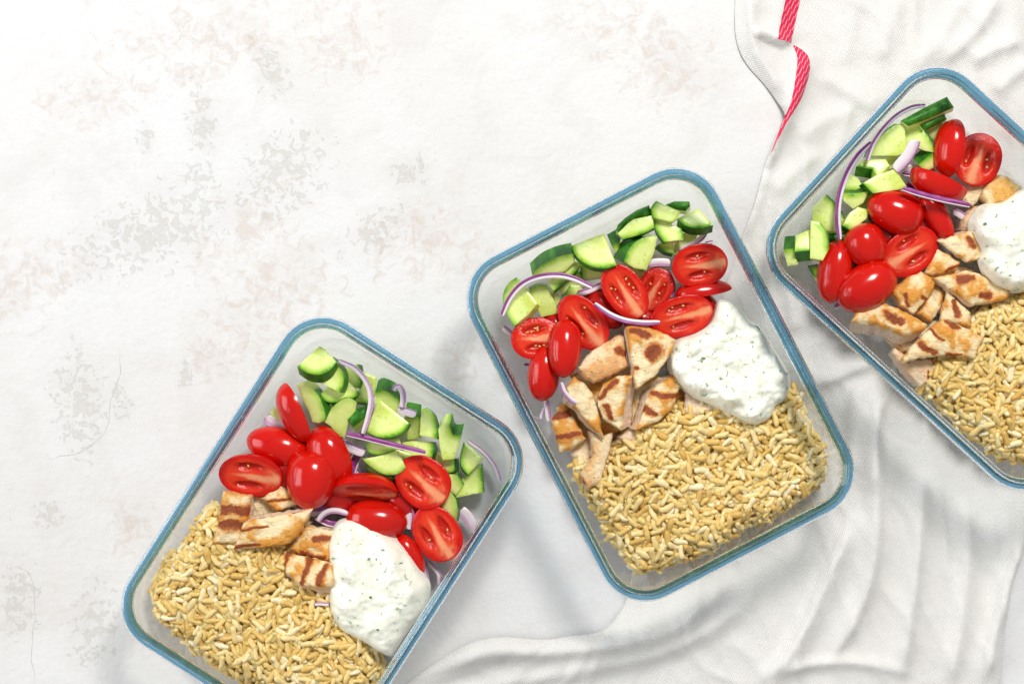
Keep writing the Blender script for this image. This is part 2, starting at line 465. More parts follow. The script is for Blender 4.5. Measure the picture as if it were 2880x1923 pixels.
def towel():
    root = empty('kitchen_towel', W((2400, 1000)))
    rx, ry = root.location.x, root.location.y
    G = lambda x, y: P('G', x, y)
    left = [G(240, -80), G(240, 0), G(240, 200), G(270, 330), G(330, 430), G(420, 530), G(500, 640), G(548, 735), G(500, 840), G(450, 970), G(420, 1060),
            G(370, 1250), G(330, 1370), G(290, 1470), G(270, 1560), (2040, 800), (1980, 950), (1900, 1150), (1830, 1350), (1785, 1560), (1762, 1680),
            (1735, 1730), (1690, 1772), (1600, 1785), (1530, 1795), (1420, 1788), (1360, 1795), (1300, 1815), (1220, 1865), (1130, 1935), (1100, 1990)]
    right = [(1500, 2080), (2200, 2080), (2790, 2060), (2802, 1980), (2812, 1920), (2826, 1760), (2846, 1640), (2880, 1540), (2930, 1400), (3000, 1200), (3060, 800), (3060, -60)]
    bl = [tuple(W(p)[:2]) for p in catmull(left, 4) + right]
    bound = dense(bl, 0.22)
    upper = [G(560, -80), G(555, 0), G(530, 110), G(505, 225), G(500, 262), G(590, 280), G(625, 110), G(650, 0), G(668, -80)]
    lower = [G(606, 288), G(622, 350), G(621, 430), G(592, 600), G(553, 722), G(505, 840), G(460, 960), G(463, 962), G(510, 870), G(566, 760), G(645, 640), G(694, 500), G(706, 400), G(682, 340)]
    up = [tuple(W(p)[:2]) for p in upper]
    lo = [tuple(W(p)[:2]) for p in catmull(lower, 3, True)]
    lo = [(max(p[0], -1e9), p[1]) for p in lo]
    rnd = random.Random(5)
    up_c = dense(up + [up[0]], 0.2, False); lo_c = dense(lo + [lo[0]], 0.2, False)
    # constraint lines must stay inside the outline
    up_c = [p for p in up_c if p[1] < W((0, -60))[1]]
    lo_c = [p for p in lo_c if inside(p, bound)]
    V, F = fill_poly(bound, 0.23, rnd, [up_c, lo_c])
    X = np.array([v[0] for v in V]); Y = np.array([v[1] for v in V])
    Z = np.full(X.shape, 0.12)
    w2 = lambda pts: [tuple(W(p)[:2]) for p in catmull(pts, 4)]
    K = lambda x, y: (1100 + x / 1.3197, 1300 + y / 1.3197)
    Fq = lambda x, y: P('F', x, y)
    ridges = [  # line, height, half width to its left, to its right
        ([K(60, 830), K(220, 745), K(380, 690), K(600, 690), K(850, 655), K(1030, 610), K(1180, 500), K(1330, 400)], 1.5, 0.9, 1.5),
        ([K(330, 822), K(560, 790), K(800, 745), K(1000, 700), K(1200, 600), K(1400, 430)], 0.7, 0.7, 0.9),
        ([K(1330, 822), K(1440, 740), K(1530, 600), K(1610, 420), K(1690, 240), K(1700, 150)], 1.1, 1.2, 0.45),
        ([K(1560, 800), K(1690, 620), K(1770, 420), K(1795, 200), K(1790, 0), (2455, 1150), (2440, 1000)], 0.95, 0.55, 0.9),
        ([K(1890, 840), K(1915, 600), K(1950, 350), K(1965, 120), (2600, 1300)], 0.7, 0.5, 0.8),
        ([K(2060, 840), K(2105, 600), K(2130, 350), K(2120, 100)], 0.65, 0.8, 0.5),
        ([K(2190, 840), K(2225, 640), K(2270, 480), K(2320, 300), K(2349, 200)], 0.95, 0.6, 0.5),
        ([K(1420, 770), K(1600, 735), K(1800, 745), K(1930, 790)], 0.5, 0.5, 0.35),
        ([Fq(190, 900), Fq(420, 830), Fq(640, 740), Fq(800, 690)], 0.7, 0.5, 0.9),
        ([Fq(560, 1450), Fq(590, 1200), Fq(590, 1000), Fq(650, 800)], 0.6, 0.9, 0.4),
        ([Fq(700, 1560), Fq(720, 1250), Fq(760, 1000), Fq(870, 860)], 0.5, 0.5, 0.6),
        ([Fq(250, 560), Fq(200, 300), Fq(120, 100)], 0.45, 0.6, 0.5),
        ([G(300, -80), G(318, 0), G(335, 200), G(365, 330), G(440, 450), G(530, 585), G(575, 660)], 0.75, 0.32, 0.5),
        ([G(330, 215), G(450, 240), G(600, 285)], 0.85, 0.25, 0.6),
        ([G(610, 290), G(665, 420), G(640, 560), G(575, 720), G(510, 860), G(450, 1000), G(410, 1120)], 1.0, 0.75, 0.45),
        ([G(530, -80), G(510, 100), G(470, 230)], 0.3, 0.5, 0.6),
        ([G(420, 1060), G(350, 1300), G(290, 1500)], 0.5, 0.5, 0.45),
        ([G(740, 470), G(900, 560), G(1050, 650), G(1160, 720)], 0.4, 0.5, 0.9),
        ([G(1330, 480), G(1480, 300), G(1600, 130), G(1680, -60)], 0.42, 0.8, 0.8),
        ([G(1500, 420), G(1700, 260), G(1830, 80), G(1880, -60)], 0.55, 0.5, 0.9),
        ([G(1700, 420), G(1850, 330), G(2061, 260)], 0.5, 0.5, 0.8),
        ([G(1850, 600), G(1990, 480), G(2100, 400)], 0.4, 0.5, 0.6),
        ([G(900, 450), G(960, 250), G(1000, -60)], 0.25, 0.7, 0.7),
        ([G(1130, 420), G(1200, 200), G(1270, -60)], 0.3, 0.7, 0.8),
        ([G(640, 900), G(800, 760), G(1000, 700)], 0.3, 0.7, 0.7),
        ([G(480, 1250), G(600, 1100), G(800, 950)], 0.3, 0.6, 0.7),
    ]
    for pts, amp, wl, wr in ridges:
        amp *= 0.88; wl *= 0.85; wr *= 0.85
        d, t, s = np_line_dist(X, Y, w2(pts))
        w = np.where(s > 0, wl, wr)
        e = np.clip(np.minimum(t, 1 - t) * 5, 0, 1); e = e * e * (3 - 2 * e)
        Z = np.maximum(Z, Z * 0.55 + amp * e * np.exp(-(d / w) ** 1.6)) if amp > 0.95 else Z + amp * e * np.exp(-(d / w) ** 1.7)
    def creases(x, y):
        k = sstep(6.0, 0.0, x) * sstep(-11.0, -15.0, y)           # the roll at the lower left runs sideways
        u, v = (x * 0.95 + y * 0.25, y)
        if k > 0.5: u, v = (y * 0.9 - x * 0.35, x)
        wob = 0.8 * n3(x, y, 1.0, 0.22)
        a = 1 - abs(n3(u * 0.42 + wob, v * 0.085, 2.0)) * 2.2
        b_ = 1 - abs(n3(u * 0.95 + wob, v * 0.16, 7.0)) * 2.2
        c = 1 - abs(n3(u * 0.5 + v * 0.3, v * 0.22 - u * 0.2, 12.0)) * 2.4
        return 0.20 * max(0, a) ** 3 + 0.075 * max(0, b_) ** 3 + 0.05 * max(0, c) ** 3 + 0.05 * fbm(x, y * 0.5, 9.0, 0.5, 3)
    nz = np.array([creases(x, y) for x, y in V])
    Z = Z + nz
    d, t, s = np_line_dist(X, Y, bl + [bl[0]])
    k = np.clip(d / 0.35, 0, 1); Z = np.maximum(Z, 0.10) * (0.35 + 0.65 * np.sqrt(1 - (1 - k) ** 2)) + 0.02
    for bx in BOXES[1:]:
        c = math.cos(math.radians(bx['rot'])); sn = math.sin(math.radians(bx['rot']))
        lx = (X - bx['o'].x) * c + (Y - bx['o'].y) * sn; ly = -(X - bx['o'].x) * sn + (Y - bx['o'].y) * c
        q = np.maximum(np.abs(lx) - (HX - 2.0), np.abs(ly) - (HY - 2.0))
        lim = 0.20 + np.clip(q, 0, 9) * 0.85
        Z = np.minimum(Z, lim + 0.12 * np.sin(X * 1.3) * (q > 0.4))
    Z = np.maximum(Z, 0.03)
    verts = [(V[i][0] - rx, V[i][1] - ry, float(Z[i])) for i in range(len(V))]
    fs, ss = [], []
    for f in F:
        c = (sum(V[i][0] for i in f) / 3, sum(V[i][1] for i in f) / 3)
        (ss if inside(c, up) or inside(c, lo) else fs).append(f)
    v1, f1 = compact(verts, fs); v2, f2 = compact(verts, ss)
    mesh_obj('cloth', v1, f1, M['cloth'], root)
    mesh_obj('stripe', v2, f2, M['stripe'], root)['label'] = 'red and white woven stripe'
    tag(root, 'crumpled white gauze kitchen towel with a red stripe', 'towel')
    return root
towel()

# ---------------------------------------------------------------- the glass containers
def rrect(hx, hy, r, n=10):
    out = []
    for cx, cy, a0 in ((hx - r, hy - r, 0), (-hx + r, hy - r, 90), (-hx + r, -hy + r, 180), (hx - r, -hy + r, 270)):
        for k in range(n + 1):
            a = math.radians(a0 + 90 * k / n); out.append((cx + r * math.cos(a), cy + r * math.sin(a)))
    return out
def loft(profile, closed, rbase=2.75, rk=0.55):
    vs, fs = [], []; n = None
    for d, z in profile:
        ring = rrect(HX + d, HY + d, max(0.4, rbase + rk * d)); n = len(ring)
        vs += [(x, y, z) for x, y in ring]
    m_ = len(profile)
    for i in range(m_ if closed else m_ - 1):
        for k in range(n):
            a, b_ = i * n + k, i * n + (k + 1) % n; c, d = ((i + 1) % m_) * n + (k + 1) % n, ((i + 1) % m_) * n + k
            fs.append((a, b_, c, d))
    return vs, fs, n
def container(bx, label):
    root = empty('glass_container', (bx['o'].x, bx['o'].y, bx['z'])); root.rotation_euler = (0, 0, math.radians(bx['rot']))
    prof = catmull([(-0.02, 5.72), (0.0, 5.95), (-0.06, 6.14), (-0.20, 6.26), (-0.36, 6.25), (-0.46, 6.13), (-0.56, 6.06), (-0.66, 5.98), (-0.70, 5.84), (-0.66, 5.62), (-0.48, 5.46), (-0.24, 5.46), (-0.08, 5.56)], 2, True)
    vs, fs, n = loft(prof, True, rk=1.0)
    mesh_obj('rim', vs, [f[::-1] for f in fs], M['rim'], root)
    v1, f1, n = loft([(-0.24, 5.44), (-0.30, 5.0), (-0.42, 3.6), (-0.54, 2.2), (-0.64, 1.1), (-0.72, 0.6), (-0.86, 0.30), (-1.10, 0.14), (-1.3, 0.10)], False)
    v2, f2, n = loft([(-0.54, 5.44), (-0.58, 5.0), (-0.70, 3.6), (-0.82, 2.2), (-0.90, 1.35), (-0.98, 1.0), (-1.10, 0.76), (-1.28, 0.60), (-1.52, 0.52), (-1.77, 0.50)], False)
    k = len(v1)
    mesh_obj('wall', v1 + v2, f1 + [tuple(i + k for i in f[::-1]) for f in f2], M['glass'], root)
    a = rrect(HX - 1.77, HY - 1.77, 2.75 - 0.55 * 1.77); b_ = rrect(HX - 1.3, HY - 1.3, 2.75 - 0.55 * 1.3)
    mesh_obj('base', [(x, y, 0.50) for x, y in a] + [(x, y, 0.10) for x, y in b_], [tuple(range(n)), tuple(range(2 * n - 1, n - 1, -1))], M['glass_base'], root, smooth=False)
    tag(root, label, 'container', 'rectangular glass meal containers')
container(BOXES[0], 'glass container with blue rim on bare plaster, lower left of the three')
container(BOXES[1], 'glass container with blue rim in the middle, half on the towel')
container(BOXES[2], 'glass container with blue rim standing wholly on the towel, cut off by the right edge')

# ---------------------------------------------------------------- builders for the food
def chain_idx(n, i0, i1):
    k = [i0]
    while k[-1] != i1: k.append((k[-1] + 1) % n)
    return k
def outline(crop, poly, chains, h, z, jag=0.0, seed=0):
    """traced outline in pixels -> fine list of (px, is_rind), rind chains smoothed"""
    n = len(poly); src = [P(crop, *p) for p in poly]
    soft = {}
    for (a, b_) in chains:
        idx = chain_idx(n, a, b_)
        sm = catmull([src[i] for i in idx], 5)
        soft[a] = (b_, sm)
    out = []; i = 0; done = 0; hp = h / PX
    start = chains[0][0] if chains else 0
    i = start
    while True:
        if i in soft:
            b_, sm = soft[i]
            fine = dense(sm, hp, False)[:-1]
            out += [(p, True) for p in fine]; nxt = b_
        else:
            nxt = (i + 1) % n
            fine = dense([src[i], src[nxt]], hp, False)[:-1]
            if jag:
                d = Vector((src[nxt][0] - src[i][0], src[nxt][1] - src[i][1])); nn = Vector((-d.y, d.x)).normalized() if d.length else Vector((0, 0))
                fine = [(p[0] + nn.x * jag * n3(p[0], p[1], seed, 0.06), p[1] + nn.y * jag * n3(p[0], p[1], seed, 0.06)) for p in fine]
            out += [(p, False) for p in fine]
        i = nxt
        if i == start: break
    # orient counter-clockwise seen from above (photograph y runs down)
    flags = [f for _, f in out]; pts = [p for p, _ in out]
    w = [tuple(W(p, z)[:2]) for p in pts]
    if area2(w) < 0:
        pts = pts[::-1]; flags = flags[::-1]; flags = flags[1:] + flags[:1]
    return pts, flags
def prism(crop, poly, z, shift, depth, chains=(), h=0.13, rnd_r=0.05, taper=0.0, bulge=0.0, jag=0.0, seed=0, layers=6):
    pts, flags = outline(crop, poly, list(chains), h, z, jag, seed)
    s = CROP[crop][2]
    sh = Vector((shift[0] / s * PX, -shift[1] / s * PX))          # how far the underside lies to the side
    e = Vector((sh.x, sh.y, -depth))
    rnd = random.Random(seed + 11)
    wb = [tuple(W(p, z)[:2]) for p in pts]
    cx = sum(p[0] for p in wb) / len(wb); cy = sum(p[1] for p in wb) / len(wb)
    V2, F = fill_poly(wb, h, rnd)
    n = len(wb)
    bl = wb + [wb[0]]
    X = np.array([v[0] for v in V2]); Y = np.array([v[1] for v in V2])
    db = np.array(np_line_dist(X, Y, bl)[0])
    mx = max(float(db.max()), 1e-3)
    top = []
    for i, v in enumerate(V2):
        zz = z + ((v[0] - cx) * sh.x + (v[1] - cy) * sh.y) / max(depth, 0.7) * 0.5
        f = (CAM_H - zz) / (CAM_H - z)
        p = Vector((v[0] * f, v[1] * f, zz))
        d = float(db[i]); r = rnd_r
        off = r - math.sqrt(max(0, r * r - (r - d) ** 2)) if d < r else 0.0
        p = p + e.normalized() * off
        if bulge: p.z += bulge * (1 - (1 - min(1, d / mx)) ** 2)
        top.append(p)
    e_full = e
    c3 = Vector((cx, cy, z))
    verts = list(top); m2 = [V2[i] for i in range(len(V2))]
    faces = [(f, 'top') for f in F]
    prev = list(range(n))
    for k in range(1, layers + 1):
        t = k / layers; cur = []
        for i in range(n):
            p = top[i] + e_full * t
            if taper: p = p + (Vector((cx + e_full.x * t, cy + e_full.y * t, p.z)) - p) * taper * t
            cur.append(len(verts)); verts.append(p); m2.append(V2[i])
        for i in range(n):
            j = (i + 1) % n
            faces.append(((prev[j], prev[i], cur[i], cur[j]), 'rind' if flags[i] else 'side'))
        prev = cur
    base = {i: prev[i] for i in range(n)}
    for i in range(n, len(V2)):
        p = top[i] + e_full
        if taper: p = p + (Vector((cx + e_full.x, cy + e_full.y, p.z)) - p) * taper
        base[i] = len(verts); verts.append(p); m2.append(V2[i])
    faces += [(tuple(base[i] for i in f[::-1]), 'bottom') for f in F]
    rind_pts = [wb[i] for i in range(n) if flags[i] or flags[i - 1]]
    return verts, faces, m2, rind_pts, c3, db, wb
RIND_D = (0.012, 0.12, 0.008); RIND_L = (0.085, 0.34, 0.022)
def cucumber(label, group, crop, z, poly, chains=(), shift=(0, 8), depth=1.1, top='flesh', tone=0.0, bulge=0.0):
    seed = int(sum(p[0] * 3 + p[1] for p in poly))
    floor = 0.56 + (0.3 if crop in 'CDEF' else 0)
    depth = min(depth, z - floor)
    if max(map(abs, shift)) > 7: shift = (shift[0] * 1.3, shift[1] * 1.3); depth = max(0.5, depth * 0.62)
    verts, faces, m2, rp, c3, db, wb = prism(crop, poly, z, shift, depth, chains, h=0.12, rnd_r=0.045, seed=seed, layers=7, bulge=bulge if top == 'flesh' else 0.22)
    if top == 'rind': rp = []
    cols = []
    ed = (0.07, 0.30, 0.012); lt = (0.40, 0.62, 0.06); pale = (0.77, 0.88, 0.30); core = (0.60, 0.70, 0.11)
    R = np.array(rp) if rp else None
    zs = [v.z for v in verts]; zt = max(zs)
    for i, v in enumerate(verts):
        x, y = m2[i]
        nz = fbm(x, y, v.z + seed, 1.6, 3)
        if R is not None:
            d = float(np.min(np.hypot(R[:, 0] - x, R[:, 1] - y)))
        elif top == 'rind':
            d = max(0.0, (zt - v.z)) * 0.9
        else: d = 0.9
        d += 0.06 * nz
        c = mix(ed, lt, sstep(0.05, 0.13, d)); c = mix(c, pale, sstep(0.11, 0.42, d)); c = mix(c, core, sstep(0.9, 1.4, d) * 0.8)
        c = mix(c, core, sstep(0.15, 0.5, n3(x, y, v.z + 7, 1.1)) * 0.35)
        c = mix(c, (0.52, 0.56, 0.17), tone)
        cols.append(c)
    corev = []
    for i, v in enumerate(verts):
        x, y = m2[i]
        d = float(np.min(np.hypot(R[:, 0] - x, R[:, 1] - y))) if R is not None else 0.5
        corev.append(sstep(0.55, 0.9, d))
    fl = [f for f, k in faces if k != 'rind' and not (top == 'rind' and k == 'top')]
    ri = [f for f, k in faces if k == 'rind' or (top == 'rind' and k == 'top')]
    org = Vector((c3.x, c3.y, min(zs)))
    root = empty('cucumber_piece', org)
    loc = [v - org for v in verts]
    v1, f1, k1, a1 = compact(loc, fl, cols, corev)
    mesh_obj('flesh', v1, f1, M['cucumber'], root, cols=k1, sharp=50, attr={'core': a1})
    if ri:
        rc = []
        for i, v in enumerate(verts):
            st = fbm(m2[i][0] * 2.2, m2[i][1] * 2.2, v.z * 0.4 + seed, 1.0, 3)
            rc.append(mix(RIND_D, RIND_L, 0.30 + 0.75 * st))
        v2, f2, k2 = compact(loc, ri, rc)
        mesh_obj('rind', v2, f2, M['rind'], root, cols=k2, sharp=60)
    tag(root, label, 'cucumber', group)
    return root
def tomato(label, group, crop, cx, cy, length, width, ang, phi=0, pitch=0, z=2.6, egg=0.12, seeds=0, cut=True, dark=0.0, seed=None):
    s = CROP[crop][2]; sc = PX * (CAM_H - z) / CAM_H / s
    a = length * sc / 2 * 1.05; w = width * sc / 2 * 1.07
    seed = int(cx * 7 + cy) if seed is None else seed
    rnd = random.Random(seed)
    NU, NV = 26, 18
    def prof(t):
        q = max(0.0, 1 - abs(t) ** 2.35) ** 0.52
        return w * q * (1 - egg * t) * (1 - 0.05 * math.exp(-((t - 0.96) / 0.08) ** 2))
    verts, faces, cols = [], [], []
    ts = [-math.cos(math.pi * k / NU) for k in range(NU + 1)]
    flat = 0.93
    for t in ts:
        r = prof(t)
        for k in range(NV + 1):
            g = math.pi * k / NV
            wob = 1 + 0.012 * n3(t * 1.5, g, seed, 1.3)
            verts.append((a * t, r * math.cos(g) * wob, -r * math.sin(g) * flat * wob))
            cols.append(mix((0.56, 0.002, 0.001), (0.62, 0.010, 0.002), 0.5 + 0.7 * n3(t, g, seed, 1.1)))
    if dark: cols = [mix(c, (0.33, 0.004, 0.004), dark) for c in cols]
    m_ = NV + 1
    for i in range(NU):
        for k in range(NV):
            faces.append((i * m_ + k, i * m_ + k + 1, (i + 1) * m_ + k + 1, (i + 1) * m_ + k))
    root = empty('tomato_half', W(P(crop, cx, cy), z))
    root.rotation_euler = (Matrix.Rotation(math.radians(-ang), 3, 'Z') @ Matrix.Rotation(math.radians(phi), 3, 'X') @ Matrix.Rotation(math.radians(pitch), 3, 'Y')).to_euler()
    mesh_obj('skin', verts, faces, M['tomato_skin'], root, cols=cols)
    # the cut face: rings running in from the outline
    rim = [(a * t, prof(t)) for t in ts[1:-1]]
    loop = [(-a, 0)] + [(x, -y) for x, y in rim] + [(a, 0)] + [(x, y) for x, y in rim[::-1]]
    fr = [1.0, 0.97, 0.93, 0.88, 0.82, 0.76, 0.69, 0.61, 0.52, 0.43, 0.34, 0.25, 0.17, 0.09]
    cv, cf, cc = [], [], []
    def face_col(t, q):
        rad = math.hypot(t, q) if True else 0
        nz = fbm(t * 2, q * 2, seed, 1.6, 3)
        red = (0.60, 0.008, 0.003); flesh = (0.72, 0.040, 0.012); juice = (0.48, 0.010, 0.004); core_c = (0.84, 0.36, 0.18)
        c = mix(flesh, red, sstep(0.70, 0.90, rad + 0.06 * nz))
        lo_ = max(0, 1 - math.hypot((t + 0.05) / 0.62, (abs(q) - 0.44) / 0.26))
        c = mix(c, juice, sstep(0.05, 0.45, lo_ + 0.12 * nz) * 0.85)
        fib = 0.5 + 0.5 * math.sin(math.atan2(q, t - 0.8) * 22 + 5 * nz)
        c = mix(c, core_c, sstep(0.35, 0.75, t) * sstep(0.75, 0.3, abs(q) * 1.3) * fib * 0.55 * sstep(1.0, 0.8, rad))
        cw = 0.05 + 0.13 * sstep(-0.7, 0.75, t)
        c = mix(c, core_c, sstep(cw * 1.5, cw * 0.35, abs(q + 0.05 * nz + 0.04 * math.sin(3 * t))) * sstep(-0.75, -0.1, t) * sstep(0.97, 0.88, t) * 0.9)
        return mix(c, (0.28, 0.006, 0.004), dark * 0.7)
    n = len(loop)
    for j, f in enumerate(fr):
        for (x, y) in loop:
            t, q = x * f / a, y * f / w
            lo_ = max(0, 1 - math.hypot((t + 0.05) / 0.62, (abs(q) - 0.44) / 0.26))
            zz = (0.05 * (1 - f ** 4) - 0.20 * sstep(0.1, 0.6, lo_) + 0.02 * n3(t * 3, q * 3, seed, 1.5)) * w + (0.0 if f < 1 else -0.02 * w)
            cv.append((x * f, y * f, zz)); cc.append(face_col(t, q))
    cv.append((0, 0, 0.05 * w)); cc.append(face_col(0, 0))
    for j in range(len(fr) - 1):
        for k in range(n):
            cf.append((j * n + k, j * n + (k + 1) % n, (j + 1) * n + (k + 1) % n, (j + 1) * n + k))
    k0 = (len(fr) - 1) * n
    for k in range(n): cf.append((k0 + k, k0 + (k + 1) % n, len(cv) - 1))
    mesh_obj('cut_face', cv, cf, M['tomato_cut'], root, cols=cc)
    if not seeds and abs(phi) < 30: seeds = 5
    if seeds:
        sv, sf, scol = [], [], []
        for k in range(seeds):
            t = rnd.uniform(-0.55, 0.45); q = (0.30 + 0.28 * rnd.random()) * (1 if k % 3 else -1)
            ico = [(1, 0, 0), (-1, 0, 0), (0, 1, 0), (0, -1, 0), (0, 0, 1), (0, 0, -1)]
            fa = [(0, 2, 4), (2, 1, 4), (1, 3, 4), (3, 0, 4), (2, 0, 5), (1, 2, 5), (3, 1, 5), (0, 3, 5)]
            an = rnd.uniform(0, 3); b0 = len(sv); L1, L2 = 0.12 * rnd.uniform(.8, 1.2), 0.075
            for px_, py_, pz_ in ico:
                x_, y_ = px_ * L1, py_ * L2
                sv.append((a * t + x_ * math.cos(an) - y_ * math.sin(an), w * q + x_ * math.sin(an) + y_ * math.cos(an), pz_ * 0.05 - 0.10 * w + 0.03))
                scol.append((0.80, 0.52, 0.17))
            sf += [tuple(b0 + i for i in f) for f in fa]
        tag(mesh_obj('seeds', sv, sf, M['seed'], root, cols=scol), kind='stuff')
    tag(root, label, 'tomato', group)
    return root
def onion(label, group, crop, pts, z, wp, ww, side=1, thick=0.3, tilt=0.0, z2=None, pale=0.0):
    """a curved slice: purple skin wp wide and white flesh ww wide (crop pixels), skin on the given side of the line"""
    s = CROP[crop][2]; sc = PX * (CAM_H - z) / CAM_H / s
    line = catmull(pts, 8); n = len(line); z2 = z if z2 is None else z2
    world = [W(P(crop, *p), z + (z2 - z) * i / (n - 1)) for i, p in enumerate(line)]
    org = sum(world, Vector()) / n
    org.z = min(p.z for p in world) - thick
    root = empty('onion_slice', org)
    def strip(name, o0, o1, mat, colf):
        vs, fs, cs = [], [], []
        for i, p in enumerate(world):
            a, b_ = world[max(0, i - 1)], world[min(n - 1, i + 1)]
            d = (b_ - a); d.z = 0; d.normalize(); nn = Vector((-d.y, d.x, 0)) * side
            e = 1.0 - 0.35 * (abs(2 * i / (n - 1) - 1) ** 6)
            half = 6
            for k in range(half + 1):
                u = o0 + (o1 - o0) * k / half
                dz = -0.05 * (abs(2 * k / half - 1) ** 3) - tilt * (u - (o0 + o1) / 2)
                q = p + nn * u * e + Vector((0, 0, dz)) - org
                vs.append(q); cs.append(colf(k / half, i / (n - 1)))
            for k in range(half + 1):
                u = o1 + (o0 - o1) * k / half
                q = p + nn * (u * e) + Vector((0, 0, -thick - tilt * (u - (o0 + o1) / 2))) - org
                vs.append(q); cs.append(colf(1 - k / half, i / (n - 1)))
        m_ = 2 * (half + 1)
        for i in range(n - 1):
            for k in range(m_):
                f = (i * m_ + k, i * m_ + (k + 1) % m_, (i + 1) * m_ + (k + 1) % m_, (i + 1) * m_ + k)
                fs.append(f if side > 0 else f[::-1])
        fs.append(tuple(range(m_))); fs.append(tuple(range((n - 1) * m_, n * m_)))
        mesh_obj(name, vs, fs, mat, root, cols=cs, sharp=55)
    wpc, wwc = wp * sc, ww * sc
    pur = lambda u, t: mix(mix((0.20, 0.012, 0.165), (0.40, 0.10, 0.34), 0.5 + 0.9 * n3(t * 9, u * 2, wp + pts[0][0])), (0.66, 0.46, 0.62), pale)
    whi = lambda u, t: mix(mix((0.78, 0.72, 0.72), (0.58, 0.36, 0.55), sstep(0.55, 1.0, u) * 0.8 + 0.10 * n3(t * 7, u * 3, pts[0][1])), (0.60, 0.42, 0.56), pale * 0.4)
    if wwc > 0: strip('flesh', -wwc, 0.0, M['onion'], whi)
    strip('skin', 0.002, wpc, M['onion_skin'], pur)
    tag(root, label, 'onion', group)
    return root
def chicken(label, group, crop, z, poly, shift=(0, 6), depth=1.5, marks=(), pale=0.0, crust=1.0, bulge=0.16, chains=()):
    seed = int(sum(p[0] + 2 * p[1] for p in poly)) % 1000
    floor = 0.58 + (0.3 if crop in 'CDEF' else 0)
    depth = min(depth, z - floor)
    if max(map(abs, shift)) > 11: depth *= 0.6
    verts, faces, m2, rp, c3, db, wb = prism(crop, poly, z, shift, depth, h=0.065, rnd_r=0.17, taper=0.08, bulge=bulge, jag=3.5, seed=seed, layers=14)
    nt_ = len(db)
    s = CROP[crop][2]; sc = PX * (CAM_H - z) / CAM_H / s
    mk = [(W(P(crop, m[0], m[1]), z)[:2], W(P(crop, m[2], m[3]), z)[:2], m[4] * sc / 2) for m in marks]
    tan = (0.79, 0.48, 0.12); cream = (0.91, 0.76, 0.48); gold = (0.71, 0.30, 0.035); char = (0.32, 0.068, 0.008); meat = (0.86, 0.70, 0.52); pink = (0.84, 0.62, 0.50)
    cols = []; out = []; chv = []
    for i, v in enumerate(verts):
        x, y = m2[i]
        f = fbm(x, y, v.z * 0.7 + seed, 0.85, 4); g = fbm(x, y, v.z + seed + 40, 2.6, 3)
        nrm = Vector((x - c3.x, y - c3.y, 0.6 if i < nt_ else 0.0)); nrm.normalize()
        fibre = n3((x * 0.8 + y * 0.6) * 5.5, (y * 0.8 - x * 0.6) * 1.2, v.z * 4 + seed, 1.0)
        if i < nt_: out.append(v + Vector((0, 0, 0.13 * f + 0.05 * g + 0.035 * fibre)))
        else: out.append(v + nrm * (0.10 * f + 0.05 * g + 0.03 * fibre))
        side = mix(meat, pink, 0.5 + 0.8 * f); side = mix(side, (0.68, 0.45, 0.24), sstep(0.1, 0.6, g) * 0.35)
        if i < nt_:
            d = float(db[i])
            c = mix(cream, tan, 0.40 + 1.3 * f + 0.3 * fibre); c = mix(c, gold, crust * sstep(0.08, 0.34, f + 0.35 * g) * 0.85)
            c = mix(c, gold, crust * sstep(0.28, 0.05, d + 0.10 * g) * sstep(-0.25, 0.2, f) * 0.9)
            c = mix(c, mix(meat, pink, 0.4), pale)
            cv = 0.0
            for a, b_, r in mk:
                wx, wy = x + 0.20 * n3(x, y, seed, 1.1) + 0.08 * g, y + 0.20 * n3(x, y, seed + 9, 1.1) + 0.06 * f
                cv = max(cv, 1.6 - seg_dist((wx, wy), a, b_) / (r * (0.85 + 0.7 * n3(x, y, seed + 20, 0.9))))
            chv.append(cv)
            for a, b_, r in []:
                dd = seg_dist((x, y), a, b_) / r
                c = mix(c, (0.56, 0.17, 0.02), sstep(1.7, 0.7, dd + 0.5 * g + 0.3 * f) * 0.9)
                c = mix(c, char, sstep(1.0, 0.30, dd + 0.65 * g + 0.4 * f) * 0.95)
        else:
            c = side; chv.append(0.0)
            top_near = v.z > z - 0.16 - 0.10 * f
            if top_near: c = mix(side, tan, 0.6)
        cols.append(c)
    org = Vector((c3.x, c3.y, min(v.z for v in out)))
    o = mesh_obj('chicken_piece', [v - org for v in out], [f for f, _ in faces], M['chicken'], None, org, cols=cols, attr={'char': chv})
    tag(o, label, 'chicken', group)
    return o

